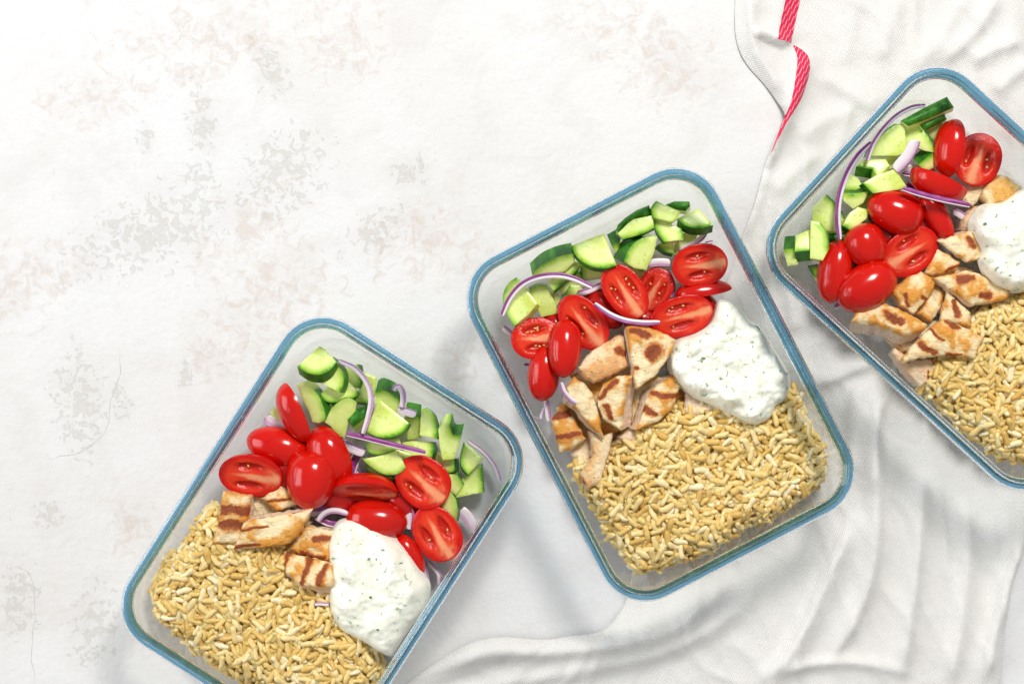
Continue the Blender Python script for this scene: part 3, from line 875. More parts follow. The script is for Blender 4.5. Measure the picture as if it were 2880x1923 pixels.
# rice
def grain_mesh(kind, rnd):
    n, m_ = 9, 7
    st = [-math.cos(math.pi * i / (n - 1)) for i in range(n)]
    length = rnd.uniform(0.84, 1.08); r0 = rnd.uniform(0.162, 0.190); bend = rnd.uniform(-0.35, 0.35) if kind < 6 else rnd.choice((-0.9, 0.8, 1.2))
    vs, fs = [], []
    for i in range(n):
        t = st[i]
        r = r0 * (max(0.0, 1 - abs(t) ** 7.0) ** 0.5) * (1 + 0.14 * math.sin(t * 5 + kind) + 0.08 * rnd.uniform(-1, 1))
        if i in (0, n - 1): r = r0 * 0.30
        x = t * length / 2; ang = bend * t * 0.5
        cx = x * math.cos(ang * 0.5); cy = bend * 0.16 * (t * t) * (1 if abs(bend) < 1 else 1.1)
        for k in range(m_):
            a = 2 * math.pi * k / m_
            vs.append((cx - math.sin(ang) * r * math.cos(a), cy + math.cos(ang) * r * math.cos(a), r * 0.86 * math.sin(a) + (0.02 * math.sin(3 * t) if kind > 2 else 0)))
    for i in range(n - 1):
        for k in range(m_): fs.append((i * m_ + (k + 1) % m_, (i + 1) * m_ + (k + 1) % m_, (i + 1) * m_ + k, i * m_ + k))
    fs.append(tuple(range(m_ - 1, -1, -1))); fs.append(tuple(range((n - 1) * m_, n * m_)))
    return vs, fs
_r = random.Random(77)
GRAINS = [grain_mesh(k, _r) for k in range(9)]
GRAIN_ME = []
for vs, fs in GRAINS:
    me = bpy.data.meshes.new('rice_grain'); me.from_pydata(vs, [], fs)
    me.polygons.foreach_set('use_smooth', [True] * len(fs)); me.materials.append(M['rice']); GRAIN_ME.append(me)
def rice(label, group, crop, poly, top, edge, zfloor, hidden=(), seed=1):
    rnd = random.Random(seed)
    src = [P(crop, *p) for p in poly]
    zm = zfloor + (top - zfloor) * 0.55
    bound = [tuple(W(p, zm)[:2]) for p in catmull(src, 4, True)]
    if area2(bound) < 0: bound = bound[::-1]
    xs = [p[0] for p in bound]; ys = [p[1] for p in bound]
    hid = [[tuple(W(P(c, *p), top)[:2]) for p in pl] for c, pl in hidden]
    cxy = W((sum(p[0] for p in src) / len(src), sum(p[1] for p in src) / len(src)), zm)
    org = Vector((cxy.x, cxy.y, zfloor))
    root = empty('rice_mound', org)
    bclosed = bound + [bound[0]]
    def height(x, y):
        d = line_dist((x, y), bound, True)
        if not inside((x, y), bound): d = -d
        k = max(0.0, min(1.0, (d + 0.15) / edge)); k = math.sqrt(max(0, 1 - (1 - k) ** 2))
        return zfloor + 0.15 + (top - zfloor - 0.15) * k * (1 + 0.16 * fbm(x, y, seed, 0.45, 3)) , d
    def throw(mind, tries, margin):
        cell = {}; out = []
        for _ in range(tries):
            x, y = rnd.uniform(min(xs), max(xs)), rnd.uniform(min(ys), max(ys))
            if not inside((x, y), bound): continue
            gx, gy = int(x / mind), int(y / mind)
            if any((x - a) ** 2 + (y - b_) ** 2 < mind * mind for i in (-1, 0, 1) for j in (-1, 0, 1) for a, b_ in cell.get((gx + i, gy + j), ())): continue
            cell.setdefault((gx, gy), []).append((x, y)); out.append((x, y))
        return out
    def place(x, y, drop, wild):
        z, d = height(x, y)
        e = 0.15
        gx = (height(x + e, y)[0] - height(x - e, y)[0]) / (2 * e); gy = (height(x, y + e)[0] - height(x, y - e)[0]) / (2 * e)
        gx = max(-1.6, min(1.6, gx)); gy = max(-1.6, min(1.6, gy))
        q = Vector((0, 0, 1)).rotation_difference(Vector((-gx, -gy, 1)).normalized())
        yaw = rnd.uniform(0, 2 * math.pi); pit = rnd.gauss(0, wild)
        rot = q.to_matrix().to_4x4() @ Matrix.Rotation(yaw, 4, 'Z') @ Matrix.Rotation(pit, 4, 'Y') @ Matrix.Rotation(rnd.uniform(0, 6.28), 4, 'X')
        sc = rnd.uniform(0.85, 1.15)
        return Matrix.Translation(Vector((x, y, max(zfloor + 0.1, z - drop))) - org) @ rot @ Matrix.Diagonal((sc, sc, sc, 1))
    tops = throw(0.44, 12000, 0)
    def covered(p): return any(inside(p, h_) for h_ in hid) or abs(p[1]) > 21.5 or abs(p[0]) > 31.5
    vis = [p for p in tops if not covered(p)]; cov = [p for p in tops if covered(p)]
    rnd.shuffle(vis)
    for p in vis[:300]:
        o = bpy.data.objects.new('rice_grain', rnd.choice(GRAIN_ME)); COL.objects.link(o)
        o.parent = root; o.matrix_local = place(*p, rnd.uniform(-0.16, -0.02), 0.20)
    sv, sf, ra = [], [], []
    def put(mtx):
        vs, fs = rnd.choice(GRAINS); b0 = len(sv); r = rnd.random()
        sv.extend(mtx @ Vector(v) for v in vs); sf.extend(tuple(b0 + i for i in f) for f in fs); ra.extend([r] * len(vs))
    for p in vis[300:] + cov: put(place(*p, rnd.uniform(-0.08, 0.06), 0.3))
    for p in throw(0.33, 9000, 0): put(place(*p, rnd.uniform(0.0, 0.12), 0.25))
    for p in throw(0.33, 7000, 0): put(place(*p, rnd.uniform(0.12, 0.28), 0.25))
    # the packed inside of the mound
    bd = dense(bound, 0.3)
    V2, F = fill_poly(bd, 0.35, rnd)
    b0 = len(sv)
    for v in V2:
        z, d = height(*v); sv.append(Vector((v[0], v[1], max(zfloor + 0.02, z - 0.28))) - org); ra.append(0.05)
    sf += [tuple(b0 + i for i in f) for f in F]
    tag(mesh_obj('rice_bed', sv, sf, M['rice'], root, attr={'rnd': ra}), kind='stuff')
    tag(root, label, 'rice', group)
    return root
def yogurt(label, group, crop, poly, z, dome, R, zlow, ridges=(), seed=1, flecks=70, LUMP=1.0):
    rnd = random.Random(seed)
    s = CROP[crop][2]
    bound = [tuple(W(P(crop, *p), z)[:2]) for p in catmull(poly, 4, True)]
    if area2(bound) < 0: bound = bound[::-1]
    bd = dense(bound, 0.10)
    V2, F = fill_poly(bd, 0.105, rnd)
    X = np.array([v[0] for v in V2]); Y = np.array([v[1] for v in V2])
    db = np_line_dist(X, Y, bd + [bd[0]])[0]
    cx, cy = float(X.mean()), float(Y.mean())
    org = Vector((cx, cy, zlow))
    rl = [([tuple(W(P(crop, *p), z)[:2]) for p in catmull(pl, 4)], amp, wd) for pl, amp, wd in ridges]
    zz = []
    for i, v in enumerate(V2):
        k = min(1.0, float(db[i]) / R); k = math.sqrt(max(0, 1 - (1 - k) ** 2))
        w1 = n3(v[0], v[1], seed, 0.75); w2_ = fbm(v[0] + w1, v[1], seed + 5, 1.7, 3)
        lump = 0.26 * w1 + LUMP * (0.42 * max(0, n3(v[0] + 0.5 * w1, v[1], seed + 2, 0.95)) + 0.09 * abs(w2_)) + 0.05 * fbm(v[0], v[1], seed + 9, 4.0, 2)
        h = z - 0.5 * dome + dome * k + lump * min(1, k * 1.6)
        for pl, amp, wd in rl:
            h += amp * math.exp(-(line_dist(v, pl) / wd) ** 2) * k
        zz.append(h)
    verts = [Vector((V2[i][0], V2[i][1], zz[i])) - org for i in range(len(V2))]
    faces = list(F); n = len(bd); prev = list(range(n)); c = Vector((0, 0, 0))
    for k in range(1, 7):
        t = k / 6; cur = []
        for i in range(n):
            p = verts[i].copy(); p.z = verts[i].z * (1 - t); outw = 0.14 * math.sin(math.pi * min(1, t * 1.15)) - 0.25 * t * t
            d = Vector((p.x, p.y, 0)).normalized(); p += d * outw
            cur.append(len(verts)); verts.append(p)
        for i in range(n):
            j = (i + 1) % n; faces.append((prev[j], prev[i], cur[i], cur[j]))
        prev = cur
    root = empty('yogurt_sauce', org)
    mesh_obj('sauce', verts, faces, M['yogurt'], root)
    hv, hf, hc = [], [], []
    for _ in range(flecks):
        i = rnd.randrange(n, len(V2)); p = verts[i]
        ln = rnd.choice((0.06, 0.08, 0.12, 0.18, 0.34)) * rnd.uniform(.8, 1.3); wd = rnd.choice((0.022, 0.035, 0.055, 0.09)); a = rnd.uniform(0, 6.28); bend = rnd.uniform(-1.2, 1.2)
        col = mix((0.07, 0.18, 0.06), (0.50, 0.62, 0.46), rnd.random() ** 0.6)
        b0 = len(hv)
        for k in range(6):
            t = k / 5 - 0.5; an = a + bend * t
            q = Vector((p.x + math.cos(a) * ln * t - math.sin(a) * bend * ln * t * t, p.y + math.sin(a) * ln * t + math.cos(a) * bend * ln * t * t, 0))
            # sit on the surface
            j = int(np.argmin((X - org.x - q.x) ** 2 + (Y - org.y - q.y) ** 2)); q.z = verts[j].z + 0.012
            nn = Vector((-math.sin(an), math.cos(an), 0)) * wd * (1 - (2 * t) ** 4 * 0.6)
            for sg, dz in ((1, -0.012), (0, 0.012), (-1, -0.012)):
                hv.append(q + nn * sg + Vector((0, 0, dz))); hc.append(col)
        for k in range(5):
            for g in (0, 1): hf.append((b0 + 3 * k + g, b0 + 3 * k + g + 1, b0 + 3 * k + 4 + g, b0 + 3 * k + 3 + g))
    tag(mesh_obj('herb_flecks', hv, hf, M['herb'], root, cols=hc), kind='stuff')
    tag(root, label, 'sauce', group)
    return root

# ================================================================ lower left container
B1 = 'lower left container'; B2 = 'middle container'; B3 = 'right container'
def cu(bn, what, *a, **k): return cucumber(what, 'cucumber pieces in the ' + bn, *a, **k)
def to(bn, what, *a, **k): return tomato(what, 'tomato halves in the ' + bn, *a, **k)
def on(bn, what, *a, **k): return onion(what, 'onion slices in the ' + bn, *a, **k)
def ch(bn, what, *a, **k): return chicken(what, 'chicken pieces in the ' + bn, *a, **k)

S1 = [(1560, 440), (1640, 405), (1740, 405), (1820, 450), (1900, 500), (1970, 540), (2040, 600), (2110, 700), (2170, 800), (2208, 860), (2205, 940), (2170, 1050), (2100, 1130), (2030, 1230), (1965, 1335), (1930, 1368), (1850, 1330), (1750, 1270), (1610, 1200), (1550, 1120), (1512, 1020), (1512, 800), (1502, 640), (1512, 540)]
rice('heap of brown rice in the lower left container, running off the bottom edge', 'heaps of brown rice', 'B',
     [(690, 300), (800, 330), (950, 420), (1200, 520), (1400, 560), (1700, 700), (1850, 900), (1880, 1150), (1880, 1360), (1890, 1450), (1800, 1590), (1600, 1680), (1350, 1700), (1150, 1650), (1000, 1590), (900, 1540), (800, 1495), (740, 1450), (690, 1420), (620, 1360), (540, 1320), (480, 1250), (400, 1170), (310, 1080), (270, 950), (275, 850), (340, 710), (400, 640), (500, 560), (560, 450), (640, 330)],
     2.7, 1.5, 0.55, hidden=[('B', S1)], seed=11)
C1 = B1
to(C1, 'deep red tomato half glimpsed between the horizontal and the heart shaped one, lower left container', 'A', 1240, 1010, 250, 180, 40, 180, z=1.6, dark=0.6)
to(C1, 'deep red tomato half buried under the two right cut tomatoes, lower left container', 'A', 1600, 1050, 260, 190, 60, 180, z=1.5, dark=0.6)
on(C1, 'shaded purple onion layer lying under the heart shaped tomato tip, lower left container', 'A', [(1000, 1060), (1100, 1090), (1210, 1070), (1290, 1040)], 1.9, 40, 30, 1, 0.3)
on(C1, 'shaded purple onion layer under the dimpled tomato, lower left container', 'A', [(1240, 1190), (1340, 1230), (1500, 1240)], 1.7, 46, 30, -1, 0.3)
on(C1, 'white onion layer deep between the horizontal tomato and the cucumbers, lower left container', 'A', [(1300, 830), (1380, 900), (1480, 930), (1560, 930)], 1.8, 20, 60, 1, 0.3, pale=0.3)
on(C1, 'lilac onion layer deep under the central cucumbers, lower left container', 'A', [(1160, 500), (1180, 600), (1250, 700), (1330, 740)], 1.8, 20, 70, 1, 0.3, pale=0.3)
ch(C1, 'shaded chicken scrap in the gap below the left cut tomato, lower left container', 'B', 2.0, [(900, 200), (1100, 180), (1250, 330), (1400, 420), (1300, 520), (1000, 440), (930, 380)], crust=0.6)
cu(C1, 'pale cucumber piece half hidden behind the upright tomato, left wall of the lower left container', 'A', 1.9, [(858, 545), (935, 478), (1000, 520), (940, 605), (880, 582)], shift=(6, 4), tone=0.5)
cu(C1, 'pale green cucumber block with straight lower rind, under the long onion arc, lower left container', 'A', 2.2, [(1372, 322), (1446, 352), (1440, 440), (1400, 498), (1338, 490), (1345, 450)], [(3, 4)], shift=(-2, 10))
cu(C1, 'light green cucumber piece with right rind, left of the long onion arc, lower left container', 'A', 2.5, [(1262, 300), (1345, 280), (1358, 370), (1348, 412), (1300, 405), (1262, 380)], [(1, 3)], shift=(14, 6))
cu(C1, 'flat cucumber slice with a rounded lower rind, below the two topmost pieces, lower left container', 'A', 2.8, [(1128, 452), (1180, 405), (1290, 368), (1346, 432), (1335, 458), (1270, 486), (1190, 492), (1145, 472)], [(3, 0)], shift=(0, 9))
cu(C1, 'seedy cucumber wedge standing beside the upright tomato, lower left container', 'A', 3.0, [(1006, 392), (1055, 374), (1100, 425), (1135, 470), (1162, 555), (1160, 592), (1125, 606), (1092, 600), (1070, 535), (1035, 470)], [(2, 5)], shift=(22, -8), tone=0.35)
cu(C1, 'cucumber slice with rind on its right edge, second from the top corner, lower left container', 'A', 3.6, [(1112, 375), (1185, 240), (1232, 275), (1262, 335), (1262, 395), (1245, 438), (1180, 405)], [(1, 5)], shift=(16, 2))
cu(C1, 'topmost quarter cucumber slice near the upper corner of the lower left container', 'A', 4.2, [(1010, 291), (1132, 180), (1165, 198), (1228, 268), (1190, 312), (1130, 338), (1065, 328)], [(3, 0)], shift=(2, 33), depth=1.2)
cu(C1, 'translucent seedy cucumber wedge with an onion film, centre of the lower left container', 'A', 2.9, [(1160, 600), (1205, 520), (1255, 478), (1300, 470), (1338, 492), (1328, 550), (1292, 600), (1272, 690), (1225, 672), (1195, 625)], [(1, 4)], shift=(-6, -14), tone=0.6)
cu(C1, 'cucumber piece showing dark green rind, left of the large triangle slice, lower left container', 'A', 2.9, [(1285, 588), (1330, 530), (1400, 503), (1400, 560), (1315, 628)], top='rind', shift=(8, 24), depth=1.4)
cu(C1, 'cucumber piece with dark rind on top under a curled onion slice, lower left container', 'A', 3.3, [(1440, 440), (1470, 425), (1525, 445), (1578, 480), (1560, 545), (1500, 560), (1438, 500)], [(0, 3)], shift=(6, -48), depth=1.5)
cu(C1, 'large triangular cucumber slice right of the long onion arc, lower left container', 'A', 3.7, [(1460, 473), (1545, 540), (1628, 608), (1600, 648), (1540, 680), (1460, 684), (1392, 656), (1425, 560)], [(2, 6)], shift=(4, 10))
cu(C1, 'dark shaded cucumber piece behind the small upright slice, near the glass, lower left container', 'A', 2.5, [(1598, 600), (1612, 560), (1690, 575), (1695, 690), (1618, 700)], [(1, 2)], shift=(0, -50), depth=1.4, tone=0.1)
cu(C1, 'upright cucumber slice with curved rind on its right, near the far wall, lower left container', 'A', 3.2, [(1692, 528), (1722, 520), (1762, 558), (1784, 640), (1780, 692), (1684, 672)], [(1, 4)], shift=(8, 6))
cu(C1, 'tall cucumber chunk with a square patch of rind on top, lower left container', 'A', 3.3, [(1786, 645), (1820, 615), (1852, 612), (1868, 668), (1916, 668), (1900, 740), (1872, 806), (1810, 812), (1795, 740)], [(2, 4)], shift=(8, -40), depth=1.5)
cu(C1, 'small cucumber piece with rind edge under the tall square chunk, lower left container', 'A', 2.2, [(1772, 765), (1812, 805), (1872, 800), (1874, 868), (1836, 882), (1775, 850)], [(2, 4)], shift=(18, 2))
cu(C1, 'pale cucumber disc part under the straight purple onion strip, lower left container', 'A', 3.0, [(1388, 715), (1470, 690), (1560, 678), (1582, 722), (1545, 760), (1460, 780), (1402, 765)], [(4, 0)], shift=(0, 7))
cu(C1, 'ragged cucumber piece with dark right rind below the purple strip, lower left container', 'A', 2.6, [(1588, 712), (1640, 704), (1752, 708), (1762, 745), (1750, 798), (1650, 812), (1600, 790)], [(2, 4)], shift=(14, 4))
cu(C1, 'light cucumber piece with curved lower rind between strip and red tomato, lower left container', 'A', 2.75, [(1560, 748), (1655, 785), (1608, 832), (1560, 860), (1520, 800)], [(1, 3)], shift=(2, 6), tone=0.15)
cu(C1, 'seedy cucumber wedge above the red horizontal tomato, lower left container', 'A', 3.0, [(1368, 802), (1440, 790), (1500, 775), (1560, 745), (1608, 850), (1562, 886), (1482, 886), (1405, 838)], [(4, 0)], shift=(0, 8), tone=0.35)
cu(C1, 'dark cucumber sliver beneath the seedy wedge, lower left container', 'A', 2.3, [(1385, 830), (1440, 862), (1545, 892), (1532, 924), (1455, 900), (1398, 870)], [(2, 0)], shift=(-4, 8))
cu(C1, 'pale flat cucumber piece lowest by the right wall, lower left container', 'A', 1.9, [(1905, 920), (1950, 885), (2026, 828), (2036, 985), (1875, 1018)], [(2, 3)], shift=(4, 4))
cu(C1, 'small bright triangular cucumber piece by the right wall, lower left container', 'A', 2.5, [(1926, 708), (1975, 745), (2032, 800), (1950, 888), (1916, 850), (1908, 790)], [(3, 0)], shift=(-4, 10))
cu(C1, 'small cucumber piece with rind at upper right, beside the red cut tomato, lower left container', 'A', 2.2, [(1838, 888), (1890, 890), (1925, 945), (1882, 1004), (1835, 965)], [(1, 2)], shift=(8, -6), tone=0.2)
cu(C1, 'cucumber piece with curved right rind wedged behind the tall cut tomato, lower left container', 'A', 2.3, [(1778, 1050), (1840, 968), (1880, 1020), (1892, 1085), (1884, 1150), (1845, 1110)], [(1, 4)], shift=(10, 0), tone=0.45)

on(C1, 'pale lilac onion piece against the left wall, lower left container', 'A', [(830, 575), (855, 610), (950, 640)], 1.9, 14, 46, -1, pale=0.7)
on(C1, 'long curved pale onion arc over the cucumbers, lower left container', 'A', [(1240, 258), (1330, 300), (1395, 375), (1422, 470), (1405, 580), (1376, 665)], 4.05, 8, 22, 1, 0.25, pale=0.75)
on(C1, 'straight vivid purple onion strip across the middle of the lower left container', 'A', [(1280, 672), (1400, 700), (1560, 740), (1715, 775)], 3.75, 24, 6, 1, 0.2)
on(C1, 'curled lilac onion hook on a cucumber rind, lower left container', 'A', [(1535, 425), (1548, 400), (1580, 402), (1602, 450), (1596, 520)], 3.75, 7, 26, 1, 0.25, pale=0.7)
on(C1, 'short ridged lilac onion piece below the curled hook, lower left container', 'A', [(1568, 520), (1620, 530), (1668, 545)], 3.45, 6, 38, 1, 0.2, pale=0.8)
on(C1, 'thin lilac onion arc lying by the right corner, lower left container', 'A', [(1950, 698), (2040, 762), (2105, 845), (2132, 925)], 1.6, 6, 20, 1, 0.2, pale=0.75)
on(C1, 'pale onion block below the purple strip, lower left container', 'A', [(1275, 705), (1330, 735), (1385, 755)], 2.9, 10, 42, 1, 0.3, pale=0.5)
on(C1, 'dark purple onion piece shaded between tomato and cucumbers, lower left container', 'A', [(1315, 905), (1335, 840), (1365, 775)], 2.2, 40, 10, 1, 0.3)
on(C1, 'small curved white onion slice below the heart shaped tomato, lower left container', 'A', [(1130, 1150), (1165, 1112), (1215, 1098), (1285, 1112)], 2.7, 6, 26, -1, 0.3, pale=0.5)
on(C1, 'dark purple onion strip lying under the small white onion slice, lower left container', 'A', [(1110, 1130), (1180, 1165), (1260, 1175)], 2.2, 26, 10, 1, 0.3)
on(C1, 'white and purple onion piece between the two cut tomatoes on the right, lower left container', 'A', [(1602, 1052), (1640, 1095), (1640, 1190)], 2.4, 14, 38, 1, 0.4, pale=0.3)
on(C1, 'lilac onion square at the right wall beside the lowest cut tomato, lower left container', 'A', [(1895, 1105), (1925, 1130), (1962, 1190)], 1.6, 8, 52, -1, 0.3, pale=0.75)
on(C1, 'flat lilac onion strip hanging below the last tomato, lower left container', 'A', [(1722, 1350), (1722, 1420), (1735, 1490)], 1.5, 8, 30, 1, 0.25, pale=0.7)
on(C1, 'thin curved lilac onion strip nearest the right wall, lower left container', 'A', [(1735, 1365), (1775, 1405), (1798, 1445), (1796, 1495)], 1.7, 6, 20, 1, 0.25, pale=0.6)
on(C1, 'tiny lilac onion bit in the rice beside the yogurt, lower left container', 'B', [(1410, 990), (1450, 985), (1510, 992)], 3.0, 6, 22, 1, 0.2, pale=0.7)

to(C1, 'dark red tomato half buried beneath the heart shaped one, lower left container', 'A', 960, 890, 250, 190, 80, 180, z=1.7, dark=0.7)
to(C1, 'slim upright red tomato half with its cut edge turned right, lower left container', 'A', 1012, 545, 335, 200, 66, -112, 0, 2.7, egg=0.05)
to(C1, 'smooth red tomato half lying skin up, highest at the left wall, lower left container', 'A', 902, 735, 335, 205, 15, 180, 0, 2.1, egg=-0.1)
to(C1, 'red tomato half behind the heart shaped one, cut edge facing right, lower left container', 'A', 1195, 785, 335, 225, 63, -150, 0, 2.5, egg=0.05)
to(C1, 'cut tomato half facing up at the left wall above the chicken, lower left container', 'A', 752, 898, 335, 236, 6, 22, 0, 3.0, seeds=3, egg=-0.02)
to(C1, 'heart shaped glossy red tomato half skin up, lower left container', 'A', 1088, 918, 315, 262, 97, 180, 8, 2.9, egg=0.14)
to(C1, 'horizontal red tomato half on its side with split line along it, lower left container', 'A', 1382, 992, 350, 225, 2, 58, 0, 2.9, egg=0.0)
to(C1, 'shaded cut tomato half under the cucumbers with pale core, lower left container', 'A', 1702, 930, 310, 258, 40, 4, 0, 2.9, egg=-0.05, seeds=4)
to(C1, 'dark red dimpled tomato half just above the yogurt, lower left container', 'A', 1448, 1138, 325, 200, 7, 180, 0, 2.4, egg=0.05, dark=0.25)
to(C1, 'red tomato sliver half covered by the right side of the yogurt, lower left container', 'A', 1630, 1335, 250, 130, 60, -160, 0, 2.2)
to(C1, 'oval cut tomato half facing up, nearest the right wall of the lower left container', 'A', 1778, 1212, 315, 240, 58, 8, 0, 2.7, egg=-0.06, seeds=2)

ch(C1, 'dark striped chicken piece under the left cut tomato, lower left container', 'B', 3.2, [(765, 200), (965, 235), (960, 330), (940, 400), (885, 562), (790, 572), (690, 570), (712, 500), (735, 400)], shift=(14, -4), marks=[(760, 320, 960, 345, 85), (735, 425, 920, 450, 85)])
ch(C1, 'golden chicken chunk tucked under the tomatoes beside the striped piece, lower left container', 'B', 2.7, [(1030, 255), (1160, 165), (1290, 200), (1330, 290), (1150, 345)], marks=[(1090, 270, 1270, 250, 35)])
ch(C1, 'golden chicken chunk with square grill mark beside the yogurt top, lower left container', 'B', 2.9, [(1245, 610), (1290, 505), (1350, 448), (1540, 478), (1560, 560), (1510, 700), (1300, 650)], shift=(-4, -12), marks=[(1400, 525, 1530, 540, 55), (1340, 640, 1480, 665, 50)])
ch(C1, 'long diamond shaped golden chicken piece in the centre of the lower left container', 'B', 3.6, [(900, 428), (1000, 402), (1290, 352), (1402, 332), (1372, 392), (1300, 510), (1240, 575), (1080, 602), (950, 612), (832, 615), (862, 560), (890, 480)], shift=(6, -26), depth=1.3, marks=[(880, 470, 1080, 450, 26), (850, 598, 1030, 580, 28)])
ch(C1, 'chicken piece with three diagonal grill stripes touching the yogurt, lower left container', 'B', 3.4, [(1185, 608), (1340, 652), (1530, 700), (1540, 860), (1400, 868), (1290, 850), (1205, 770)], shift=(30, 62), depth=1.5, marks=[(1240, 640, 1208, 745, 50), (1385, 665, 1325, 845, 60), (1495, 730, 1450, 850, 55)])
yogurt('white herbed yogurt dollop in the lower left container', 'dollops of herbed yogurt', 'B', S1, 3.3, 1.3, 1.7, 1.6,
       ridges=[([(1850, 470), (1920, 600), (2000, 760), (2100, 900)], 0.22, 0.28), ([(1700, 430), (1780, 600), (1850, 800), (1900, 1000)], -0.18, 0.6)], seed=3, flecks=60, LUMP=1.0)

# ================================================================ middle container
S2 = [(1122, -98), (1155, -110), (1200, -98), (1250, -50), (1300, 10), (1350, 40), (1400, 110), (1440, 180), (1500, 280), (1515, 360), (1490, 440), (1440, 480), (1410, 540), (1340, 580), (1290, 575), (1220, 540), (1150, 510), (1080, 470), (990, 430), (930, 380), (880, 320), (850, 250), (860, 180), (900, 110), (1000, 75), (1080, 20), (1105, -50)]
rice('heap of brown rice in the lower half of the middle container', 'heaps of brown rice', 'D',
     [(480, 760), (600, 600), (800, 480), (1000, 400), (1250, 350), (1450, 380), (1530, 368), (1575, 440), (1620, 560), (1680, 680), (1702, 760), (1690, 880), (1610, 955), (1530, 1010), (1420, 1088), (1290, 1128), (1200, 1200), (1020, 1290), (940, 1318), (820, 1358), (665, 1388), (585, 1280), (505, 1180), (465, 1080), (395, 980), (350, 900), (330, 780)],
     3.0, 1.4, 0.85, hidden=[('D', S2)], seed=21)
Q = B2
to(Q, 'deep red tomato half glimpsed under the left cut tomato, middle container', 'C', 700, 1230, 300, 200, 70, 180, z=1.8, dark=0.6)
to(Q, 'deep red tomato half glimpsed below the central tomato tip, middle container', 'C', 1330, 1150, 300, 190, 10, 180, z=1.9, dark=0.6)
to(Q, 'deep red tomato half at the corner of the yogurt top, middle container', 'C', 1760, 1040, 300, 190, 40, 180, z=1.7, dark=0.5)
on(Q, 'shaded lilac onion layer right of the hidden cut tomato, middle container', 'C', [(1500, 780), (1545, 880), (1540, 980)], 2.0, 20, 60, 1, 0.3, pale=0.2)
on(Q, 'shaded onion layer under the onion arc and left tomato, middle container', 'C', [(620, 1090), (740, 1080), (860, 1000), (960, 930)], 1.9, 30, 60, 1, 0.3, pale=0.2)
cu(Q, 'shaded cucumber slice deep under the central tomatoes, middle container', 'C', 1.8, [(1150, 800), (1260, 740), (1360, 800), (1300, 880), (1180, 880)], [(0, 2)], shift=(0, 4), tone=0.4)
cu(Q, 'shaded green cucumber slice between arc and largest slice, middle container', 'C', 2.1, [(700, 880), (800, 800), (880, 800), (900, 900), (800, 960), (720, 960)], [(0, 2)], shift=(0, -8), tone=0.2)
ch(Q, 'shaded chicken strip deep between the pile pieces, middle container', 'D', 2.2, [(300, 300), (560, 200), (700, 330), (860, 300), (940, 420), (760, 560), (500, 640), (380, 520)], crust=0.9)
ch(Q, 'shaded chicken scrap under the barred piece, middle container', 'D', 1.7, [(220, 480), (340, 400), (480, 560), (480, 720), (340, 740), (260, 700)], crust=0.8)
cu(Q, 'small pale cucumber piece low behind the long onion arc, middle container', 'C', 1.9, [(640, 950), (700, 945), (725, 1000), (690, 1048)], tone=0.3)
cu(Q, 'pale cucumber slice between onion arc and left cut tomato, middle container', 'C', 2.2, [(735, 985), (790, 895), (865, 895), (900, 940), (860, 990), (780, 1010)], [(0, 1)], shift=(-4, -10), tone=0.2)
cu(Q, 'ridged green cucumber block right of the leftmost slice, middle container', 'C', 2.5, [(488, 918), (560, 890), (622, 898), (670, 1000), (705, 1100), (580, 1128), (540, 1040)], [(0, 2)], shift=(0, -12), tone=0.35)
cu(Q, 'leftmost large cucumber slice under the long onion arc, middle container', 'C', 2.9, [(395, 834), (335, 880), (298, 960), (302, 1040), (335, 1120), (380, 1192), (480, 1110), (552, 1028), (480, 930), (432, 860)], [(0, 5)], shift=(18, 16))
cu(Q, 'small pale cucumber piece under the largest slice, middle container', 'C', 2.3, [(868, 745), (960, 770), (1085, 785), (1040, 832), (885, 852)], [(4, 0)], shift=(-6, 8))
cu(Q, 'cucumber wedge with a bright cut corner below the dark rind arc, middle container', 'C', 3.0, [(630, 870), (720, 790), (770, 705), (868, 728), (840, 785), (760, 860), (670, 938)], [(4, 6)], shift=(6, 12), tone=0.05)
cu(Q, 'cucumber slice with a broad dark green rind arc, left of the largest slice, middle container', 'C', 3.4, [(512, 812), (600, 735), (710, 685), (818, 662), (830, 720), (760, 790), (640, 850), (520, 850)], [(0, 3)], shift=(-10, -62), depth=1.6, tone=0.15)
cu(Q, 'largest quarter cucumber slice in the middle of the row, middle container', 'C', 3.9, [(803, 602), (920, 555), (1042, 514), (1085, 630), (1134, 745), (1055, 768), (960, 758), (880, 718), (826, 660)], [(4, 0)], shift=(0, 18))
cu(Q, 'small dark cucumber piece squeezed right of the largest slice, middle container', 'C', 2.8, [(1095, 600), (1165, 560), (1150, 640), (1130, 672)], [(0, 1)], shift=(-20, -60), depth=1.3)
cu(Q, 'dark cucumber slab shown rind up behind the upper pale block, middle container', 'C', 3.3, [(1128, 490), (1140, 450), (1195, 398), (1280, 340), (1372, 304), (1392, 376), (1300, 402), (1205, 445), (1155, 505)], top='rind', shift=(4, 18))
cu(Q, 'pale cucumber block in front of the dark rind slab, middle container', 'C', 3.7, [(1143, 512), (1215, 440), (1258, 408), (1392, 380), (1412, 472), (1330, 512), (1182, 556)], [(4, 6)], shift=(4, 8))
cu(Q, 'large cucumber wedge with speckled green rind on its left, middle container', 'C', 3.3, [(1190, 722), (1215, 650), (1265, 585), (1335, 545), (1436, 538), (1410, 660), (1355, 782), (1270, 770)], [(0, 3)], shift=(-52, -26), depth=1.5, tone=0.1)
cu(Q, 'dark rind piece at the far upper corner behind two pale pieces, middle container', 'C', 2.8, [(1492, 300), (1560, 275), (1668, 277), (1672, 310), (1640, 348), (1560, 335)], top='rind', shift=(10, 16))
